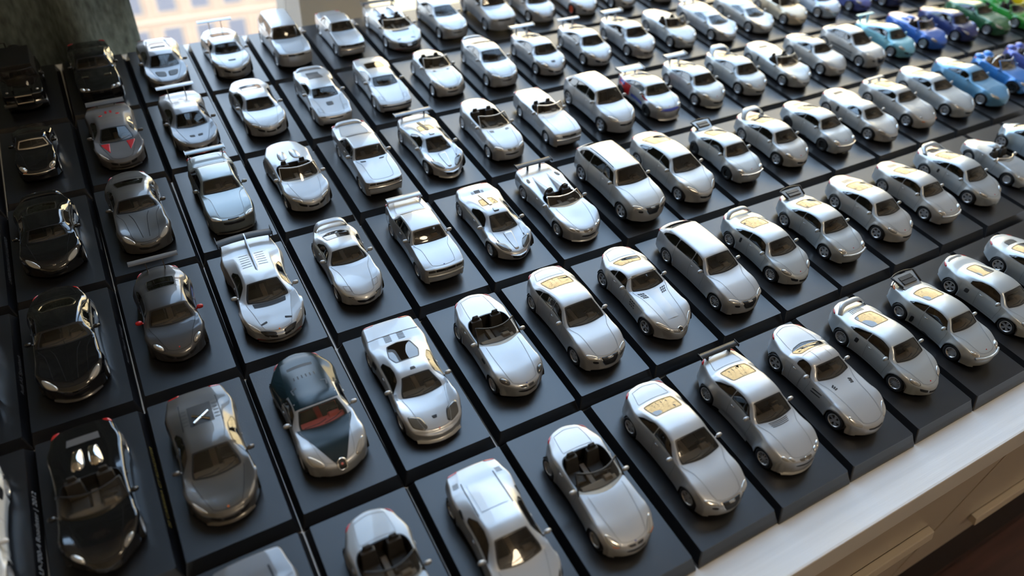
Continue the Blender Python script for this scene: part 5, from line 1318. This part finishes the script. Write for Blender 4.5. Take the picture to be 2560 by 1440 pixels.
# ceiling lamp
lam = bpy.data.objects.new('ceiling_lamp_offscreen', None); link(lam); lam.location = (.75, -1.35, ZC)
tag(lam, 'round white ceiling lamp glowing warm', 'lamp')
obj('lamp_base', MB().lathe([(.001, 0), (.20, 0), (.20, -.03), (.001, -.03)], 28, 'z').mesh('lamp_base', 'ceiling_paint', 1, True), lam)
obj('lamp_shade_offscreen', MB().lathe([(.19, -.03), (.18, -.07), (.12, -.10), (.001, -.11)], 28, 'z').mesh('lamp_shade_offscreen', 'lamp_glow', 1, True), lam)

# ------------------------------------------------------------------ outside
gr_ = st(boxobj('ground', -120, 160, 2, 200, -60.2, -60, 'ground_grey'))
def building(name, label, loc, rz, w_, h_, dep, wallmat, cols, floors, cw, fh, ox, oz, band=True):
    e = bpy.data.objects.new(name, None); link(e); e.location = loc; e.rotation_euler = (0, 0, rz)
    tag(e, label, 'building')
    obj('wall', MB().box(-w_ / 2, w_ / 2, 0, dep, 0, h_).mesh('wall', wallmat), e)
    fm = MB().box(-.78, .78, -.12, .02, -.92, .92).mesh('window', 'facade_band'); pm = MB().box(-.66, .66, -.14, -.118, -.80, .80).mesh('pane', 'far_glass')
    for i in range(cols):
        for j in range(floors):
            x, z = ox + i * cw, oz + j * fh
            if x > w_ / 2 - 1 or z > h_ - 1.2: continue
            f = obj('window', fm, e, (x, 0, z)); obj('pane', pm, f)
    if band:
        for j in range(floors + 1): obj('floor_band', MB().box(-w_ / 2, w_ / 2, -.18, .02, -.15, .15).mesh('floor_band', 'facade_band'), e, (0, 0, oz + j * fh - fh / 2))
building('apartment_building', 'pinkish beige apartment block with rows of windows seen through the pane', (-6, 62, -60), 0, 52, 66, 14, 'facade_pink', 12, 9, 2.5, 3.0, 9.0, 24.0)
building('apartment_building', 'sunlit cream-yellow block beyond the window, beside the pinkish beige block', (85, 60, -60), -.8, 150, 114, 14, 'facade_cream', 10, 13, 6.5, 6.0, -60, 28.0, False)

# ------------------------------------------------------------------ plinths and model cars
tw, tl_ = .903 * PU, (RP - .14386) * PU
bw_, bl = .995 * PU, (RP - .016) * PU
def plinth_mesh(name, mat):
    V = []; F = []
    levels = [(0.0, 1.0), (.16, .93), (.45, .55), (.80, .16), (.93, .02), (1.0, -.035)]
    def ring(fr, z, r):
        w2 = tw / 2 + (bw_ - tw) / 2 * fr; l2 = tl_ / 2 + (bl - tl_) / 2 * fr; o = []
        for cx, cy, a0 in ((1, 1, 0), (-1, 1, 90), (-1, -1, 180), (1, -1, 270)):
            for a in (0, 45, 90):
                t = math.radians(a0 + a); o.append((cx * (w2 - r) + r * math.cos(t), cy * (l2 - r) + r * math.sin(t), z))
        return o
    for zf, fr in levels: V += ring(fr, -PH + PH * zf, .0006)
    n = 12
    for i in range(len(levels) - 1):
        for j in range(n): F.append((i * n + j, i * n + (j + 1) % n, (i + 1) * n + (j + 1) % n, (i + 1) * n + j))
    F.append(tuple(range(n))[::-1]); F.append(tuple((len(levels) - 1) * n + j for j in range(n)))
    return mesh_of(name, V, F, [mat])
PM = plinth_mesh('display_plinth', 'plinth_black'); PMT = plinth_mesh('display_plinth', 'plinth_textured')
def lettering(parent, text, mat, right=True, size=.0036):
    c = bpy.data.curves.new('lettering', 'FONT'); c.body = text; c.size = size; c.align_x = 'CENTER'; c.align_y = 'CENTER'
    t = bpy.data.objects.new('lettering', c); COL.objects.link(t)
    dg = bpy.context.evaluated_depsgraph_get(); me = bpy.data.meshes.new_from_object(t.evaluated_get(dg)); bpy.data.objects.remove(t)
    me.materials.clear(); me.materials.append(MATS[mat])
    o = obj('printed_lettering', me, parent)
    fr = .5; x = tw / 2 + (bw_ - tw) / 2 * .36 + .00035
    ang = math.atan2((bw_ - tw) / 2, PH)
    if right: o.matrix_local = Matrix.Translation((x, 0, -PH * .42)) @ Matrix.Rotation(math.pi / 2, 4, 'Z') @ Matrix.Rotation(math.pi / 2 - ang, 4, 'X')
    else: o.matrix_local = Matrix.Translation((-x, 0, -PH * .42)) @ Matrix.Rotation(-math.pi / 2, 4, 'Z') @ Matrix.Rotation(math.pi / 2 - ang, 4, 'X')

def place_car(name, tname, paint, phrase, loc, rz, over=None):
    k = kit(tname); over = over or {}
    e = bpy.data.objects.new(name, None); e.empty_display_size = .01; link(e); e.location = loc; e.rotation_euler = (0, 0, rz - math.pi / 2)
    tag(e, phrase, 'model car', 'model cars on the black plinths')
    made = []
    for (nm, me, mat, par, l, r, lab) in k.parts:
        o = bpy.data.objects.new(nm, me); COL.objects.link(o)
        o.parent = e if par is None else made[par]
        o.location = l; o.rotation_euler = r
        dark = paint in ('black_gloss', 'dark_grey', 'grey_brown', 'matt_grey', 'navy', 'petrol', 'grey_metal', 'green')
        if dark and mat == 'line': mat = 'well'
        mk = paint if mat == 'paint' else over.get(nm, over.get(mat, mat))
        if me.materials and me.materials[0] is not MATS[mk]:
            o.material_slots[0].link = 'OBJECT'; o.material_slots[0].material = MATS[mk]
        if lab: o['label'] = lab
        made.append(o)
    return e
SC, SU, RO, SA, ES = 'model_sports_car', 'model_suv', 'model_roadster', 'model_saloon', 'model_estate_car'
CARS = {
 # row by the table edge
 (0, 1): (SC, 'facet', 'grey_metal', 'dark grey faceted wedge supercar in the table-edge row'),
 (0, 2): (RO, 'roadster_old', 'silver_grey', 'grey-silver open roadster beside the dark faceted wedge'),
 (0, 3): (SC, 'wedge_lid', 'silver_bright', 'silver wedge supercar with louvred engine lid and red tail lamps'),
 (0, 4): (RO, 'roadster_flame', 'silver', 'silver open roadster with orange indicators and two oval grilles'),
 (0, 5): (SC, 'shield_coupe', 'silver', 'silver two-door coupe with framed dark grille in the table-edge row'),
 (0, 6): (SC, 'flared_coupe', 'silver', 'silver coupe with flared arches and a thin black rear wing'),
 (0, 7): (SC, 'hard_top', 'silver', 'silver long-bonnet hardtop with claw-shaped bonnet vents'),
 (0, 8): (SC, 'turbo_modern_open_vent', 'silver_cool', 'silver coupe with grey hoop spoiler in the table-edge row', {'rear_wing': 'silver_grey'}),
 (0, 9): (SC, 'classic_turbo', 'silver_cool', 'silver classic coupe with slatted tray spoiler and silver-lipped black wheels'),
 (0, 10): (SC, 'mid_coupe', 'silver_cool', 'smooth silver coupe with side scoops in the table-edge row'),
 (0, 11): (SC, 'coupe_vent_lid', 'silver_cool', 'silver coupe with dark engine-lid grille beside the side-scoop coupe'),
 (0, 12): (SC, 'coupe_modern', 'silver_cool', 'silver coupe at the far end of the table-edge row'),
 # second row from the table edge
 (1, -1): (RO, 'wedge_open', 'white_gloss', 'glossy white open wedge supercar, the only white one'),
 (1, 0): (RO, 'carrera_open', 'black_gloss', 'glossy black open sports car with two silver engine covers'),
 (1, 1): (SC, 'wedge_engine_bay', 'grey_brown', 'dark grey wedge supercar with open engine bay and cross brace'),
 (1, 2): (SC, 'two_tone', 'silver_bright', 'two-tone silver and dark petrol supercar with red cabin'),
 (1, 3): (SC, 'long_tail', 'silver_bright', 'low silver supercar with smoked lamps and glass engine cover'),
 (1, 4): (RO, 'roadster_long', 'silver_bright', 'silver open roadster with round smoked lamps and black hoops'),
 (1, 5): (SA, 'shield_saloon', 'silver', 'silver four-door saloon with framed dark grille and ring badge'),
 (1, 6): (SC, 'arrow_nose', 'silver', 'silver arrow-nosed coupe with star badge and checkered bonnet vents'),
 (1, 7): (ES, 'estate', 'silver', 'silver estate car with framed dark grille'),
 (1, 8): (SC, 'turbo_modern', 'silver_cool', 'silver hoop-spoiler coupe beside the estate car'),
 (1, 9): (SC, 'classic_rs', 'silver_cool', 'silver tray-spoiler coupe in the row behind the table-edge row'),
 (1, 10): (SC, 'coupe_modern', 'silver_warm', 'silver wingless coupe in the row behind the table-edge row'),
 (1, 11): (SC, 'classic_plain', 'silver_warm', 'narrow silver classic coupe with thick body-colour bumper'),
 (1, 12): (SC, 'hoop_959', 'silver_cool', 'wide silver coupe whose tail hoop frames a dark vent'),
 (1, 13): (RO, 'spyder', 'silver_cool', 'small silver open racer with headrest fairing and tiny windscreen'),
 (1, 14): (SC, 'beetle', 'ice_blue', 'ice-blue dome-roofed small car with round fenders'),
 # third row
 (2, -1): (SC, 'gt_coupe', 'black_gloss', 'black coupe behind the white open wedge supercar'),
 (2, 0): (SC, 'gt_coupe_black', 'black_gloss', 'glossy black coupe with silver-outlined rear window'),
 (2, 1): (SC, 'gt_dark', 'dark_grey', 'dark grey winged coupe with red door mirrors'),
 (2, 2): (SC, 'fin_racer', 'silver_bright', 'silver supercar with tall roof fin and black rear wing'),
 (2, 3): (SC, 'pop_lamp', 'silver_bright', 'silver coupe with pop-up lamp outlines and looped tail spoiler'),
 (2, 4): (SA, 'boxy_winged', 'silver_bright', 'boxy silver two-door saloon with box-section tail wing'),
 (2, 5): (SC, 'centre_seat', 'silver_bright', 'silver teardrop supercar without wing, smoked lamp pods'),
 (2, 6): (RO, 'gt_roadster', 'silver_bright', 'silver open racer with twin headrest fairings and black wing'),
 (2, 7): (SU, 'suv_shield', 'silver_warm', 'long silver SUV with framed dark grille'),
 (2, 8): (SA, 'fastback4', 'silver_warm', 'silver four-door fastback between the SUV and a tray-spoiler classic'),
 (2, 9): (SC, 'classic_turbo_tea', 'silver_cool', 'silver tray-spoiler classic with chrome bumper beside the four-door fastback'),
 (2, 10): (SC, 'gt_hoop', 'silver_warm', 'silver coupe with the tallest arched tail hoop'),
 (2, 11): (SC, 'classic_chrome', 'silver_cool', 'silver classic coupe with chrome bumper and no spoiler'),
 (2, 12): (SC, 'carrera_roof', 'silver_warm', 'low silver mid-engined coupe with dark side slots'),
 (2, 13): (SC, 'transaxle_wing', 'silver_warm', 'silver coupe with small dot lamps and flat tail wing'),
 (2, 14): (SC, 'grand_tourer', 'silver_cool', 'silver grand tourer beside the sky-blue coupe'),
 (2, 15): (SC, 'blue_coupe', 'sky_blue', 'sky-blue two-door coupe with multi-spoke wheels'),
 (2, 16): (RO, 'buggy', 'royal_blue', 'royal blue open buggy with tan seats and roll bar'),
 (2, 17): (RO, 'buggy', 'violet_blue', 'violet-blue open buggy beside the royal blue one', {'interior_tan': 'interior_grey'}),
 (2, 18): (SC, 'coupe_modern', 'mint', 'mint green coupe beyond the violet-blue buggy'),
 # fourth row
 (3, -1): (SC, 'gt_coupe', 'dark_grey', 'dark coupe beside the black supercar with a silver nose plate'),
 (3, 0): (SC, 'supercar_black', 'black_gloss', 'glossy black mid-engined supercar with silver nose plate'),
 (3, 1): (SC, 'gt_coupe', 'grey_brown', 'glossy brown-grey grand touring coupe'),
 (3, 2): (SA, 'skyline', 'green_grey', 'green-grey winged saloon-shaped coupe'),
 (3, 3): (RO, 'blade_open', 'silver_bright', 'silver open mid-engined sports car with split front intakes'),
 (3, 4): (SA, 'boxy_long', 'silver_bright', 'boxy silver coupe with chrome bumper and two bonnet slots'),
 (3, 5): (SC, 'centre_seat_wing', 'silver_bright', 'silver teardrop supercar with wide dark rear wing'),
 (3, 6): (RO, 'conv_four', 'silver', 'silver four-seat convertible with star badge'),
 (3, 7): (RO, 'conv_old', 'silver_bright', 'old silver convertible with upright chrome windscreen'),
 (3, 8): (SU, 'suv_sport', 'silver', 'rounded silver SUV with slanted lamps'),
 (3, 9): (SC, 'rally_racer', 'silver_bright', 'silver racing coupe with red and blue livery'),
 (3, 10): (SC, 'ninety_whale', 'silver_cool', 'wide silver coupe with bi-level wing, beside the liveried racer'),
 (3, 11): (SC, 'ninety_hoop', 'silver_cool', 'silver hoop-winged coupe two plinths from the liveried racer'),
 (3, 12): (RO, 'carrera_spyder', 'silver_cool', 'silver open mid-engined sports car with dark side slots'),
 (3, 13): (SC, 'transaxle', 'silver_warm', 'silver hatch coupe with closed pop-up lamps'),
 (3, 14): (SA, 'hatchback', 'silver_warm', 'silver four-door hatchback with dark side mouldings'),
 (3, 15): (SC, 'gt_wing', 'cyan', 'cyan coupe with dark tail wing', {'rear_wing': 'dark_grey'}),
 (3, 16): (RO, 'roadster_blue', 'blue', 'bright blue open roadster with tail humps'),
 (3, 17): (SC, 'classic_round_fender', 'navy', 'dark navy coupe with bulging fenders'),
 (3, 18): (SC, 'grand_tourer', 'green', 'dark green metallic coupe between the navy and leaf-green cars'),
 (3, 19): (RO, 'wedge_open', 'leaf_green', 'leaf-green open car next to the yellow one'),
 (3, 20): (SC, 'wedge_lid', 'yellow', 'yellow sports car beyond the leaf-green one'),
 # fifth row
 (4, 0): (SC, 'old_sports', 'black_gloss', 'small black vintage coupe with chrome-framed windscreen'),
 (4, 1): (SC, 'stealth', 'matt_grey', 'matt grey supercar with red triangles on its bonnet'),
 (4, 2): (SC, 'trofeo', 'grey_metal', 'grey racing supercar with silver wing and red splitter'),
 (4, 3): (SC, 'blade_mid', 'silver_bright', 'silver mid-engined coupe with split front intakes, no wing'),
 (4, 4): (SC, 'wedge_seventies', 'silver_bright', 'silver seventies wedge with louvred engine cover and square bonnet vent'),
 (4, 5): (SC, 'wedge_hatch', 'silver', 'silver wedge hatch coupe with black bumper'),
 (4, 6): (RO, 'roadster_m', 'silver_bright', 'silver short roadster with gilled bonnet near the wedge hatch'),
 (4, 7): (SC, 'coupe_m', 'silver_bright', 'silver coupe with twin oval grilles, beside the short roadster'),
 (4, 8): (SC, 'gt_high_wing', 'silver_bright', 'silver racing coupe with very high wing'),
 (4, 9): (SC, 'gt_wing', 'silver_bright', 'silver winged coupe next to the high-wing racer'),
 (4, 10): (SC, 'ninety_whale', 'silver_bright', 'silver bi-level-wing coupe next to an open smooth roadster'),
 (4, 11): (RO, 'roadster_smooth', 'silver_cool', 'smooth silver open roadster with oval lamps'),
 (4, 12): (SC, 'race_proto', 'silver_bright', 'low silver racing prototype with tail wing'),
 (4, 13): (SC, 'race_proto', 'silver_warm', 'low silver prototype beside the beige roadster'),
 (4, 14): (RO, 'roadster_smooth', 'beige', 'beige open roadster, the only beige car'),
 (4, 15): (SC, 'coupe_modern', 'pale_blue', 'pale blue coupe next to the beige roadster'),
 (4, 16): (SC, 'turbo_modern', 'violet_blue', 'violet-blue coupe with hoop spoiler'),
 (4, 17): (SC, 'gt_coupe', 'navy', 'navy coupe beyond the violet-blue hoop-spoiler coupe'),
 (4, 18): (SC, 'classic_turbo_tea', 'blue', 'blue tray-spoiler classic beyond the navy coupe'),
 (4, 19): (SC, 'coupe_modern', 'navy', 'navy coupe beyond the blue tray-spoiler classic'),
 (4, 20): (SC, 'coupe_modern', 'green', 'green coupe beside the second navy coupe'),
 (4, -1): (SC, 'supercar_black', 'dark_grey', 'dark grey supercar beside the small black vintage coupe'),
 # row by the window
 (5, -1): (SC, 'muscle', 'dark_grey', 'dark grey muscle car beside the black off-roader'),
 (5, 0): ('model_off_roader', 'off_roader', 'black_gloss', 'black off-roader with canvas roof and spare wheel'),
 (5, 1): (SC, 'muscle', 'black_gloss', 'black muscle car with silver bonnet scoops'),
 (5, 2): (SC, 'centenario', 'grey_metal', 'angular grey supercar next to the curtain'),
 (5, 3): (SC, 'blade_mid_wing', 'silver_bright', 'silver mid-engined racer with tall rear wing by the window'),
 (5, 4): (SU, 'suv_box', 'silver_bright', 'boxy silver SUV by the window'),
 (5, 5): (SA, 'boxy_small', 'silver_bright', 'small boxy silver saloon by the window mullion'),
 (5, 6): (RO, 'fin_racer_open', 'silver_bright', 'open silver supercar with black wing by the window'),
 (5, 7): (SC, 'coupe_m', 'silver_bright', 'silver coupe with twin oval grilles by the window'),
 (5, 8): (SU, 'suv_box', 'silver', 'tall silver off-road wagon by the window'),
 (5, 9): (SC, 'coupe_modern', 'silver', 'silver wingless coupe in the window row'),
 (5, 10): (SC, 'gt_wing', 'silver', 'silver winged coupe with orange wheels', {'rim': 'orange_rim'}),
 (5, 11): (SC, 'turbo_modern', 'silver_bright', 'silver hoop-spoiler coupe in the window row'),
 (5, 13): (SC, 'coupe_vent_lid', 'silver', 'silver coupe at the far end of the window row'),
 (1, 15): (SC, 'beetle', 'silver_cool', 'silver dome-roofed small car beside the ice-blue one'),
 (2, 19): (SC, 'turbo_modern', 'green', 'green hoop-spoiler coupe beyond the mint green one'),
 (5, 12): (SC, 'mid_coupe', 'silver_warm', 'silver side-scoop coupe in the window row'),
}
TEXT = {(1, -1): ('LP-700-4 Roadster | 2012', 'print_white', True, .0040), (2, -1): ('Audi A5 Sportback', 'print_grey', True, .0036), (3, -1): ('LAMBORGHINI GALLARDO', 'print_grey', True, .0036),
        (1, 0): ('20 CARRERA GT ROADSTER', 'print_gold', True, .0036), (2, 0): ('Aston Martin Vantage', 'print_grey', True, .0034), (3, 0): ('Nissan GT-R R35', 'print_grey', True, .0032),
        (2, 1): ('Porsche 911 GT3 RS', 'print_grey', True, .0032), (1, 2): ('Bugatti Veyron 16.4 Edition', 'print_grey', False, .0032)}
random.seed(11)
for (r, c), row in sorted(CARS.items()):
    nm, tname, paint, phrase = row[:4]; over = row[4] if len(row) > 4 else {}
    jx, jy, jr = random.uniform(-.007, .007) * PU * (1.4 if c < 3 else 1), random.uniform(-.008, .008) * PU, random.uniform(-.006, .006)
    x, y = (c + .5) * PU + jx, (r + .5) * RP * PU + jy
    pl = obj('display_plinth', PMT if (r, c) in ((1, 2), (1, 1)) else PM, None, (x, y, ZT), (0, 0, jr))
    tag(pl, 'black plinth under the ' + phrase.replace('the only white one', '').replace('the only beige car', '').rstrip(', '), 'plinth', 'black display plinths')
    if (r, c) in TEXT: lettering(pl, *TEXT[(r, c)])
    place_car(nm, tname, paint, phrase, (x, y, ZT + 1e-5), jr + random.uniform(-.02, .02), over)
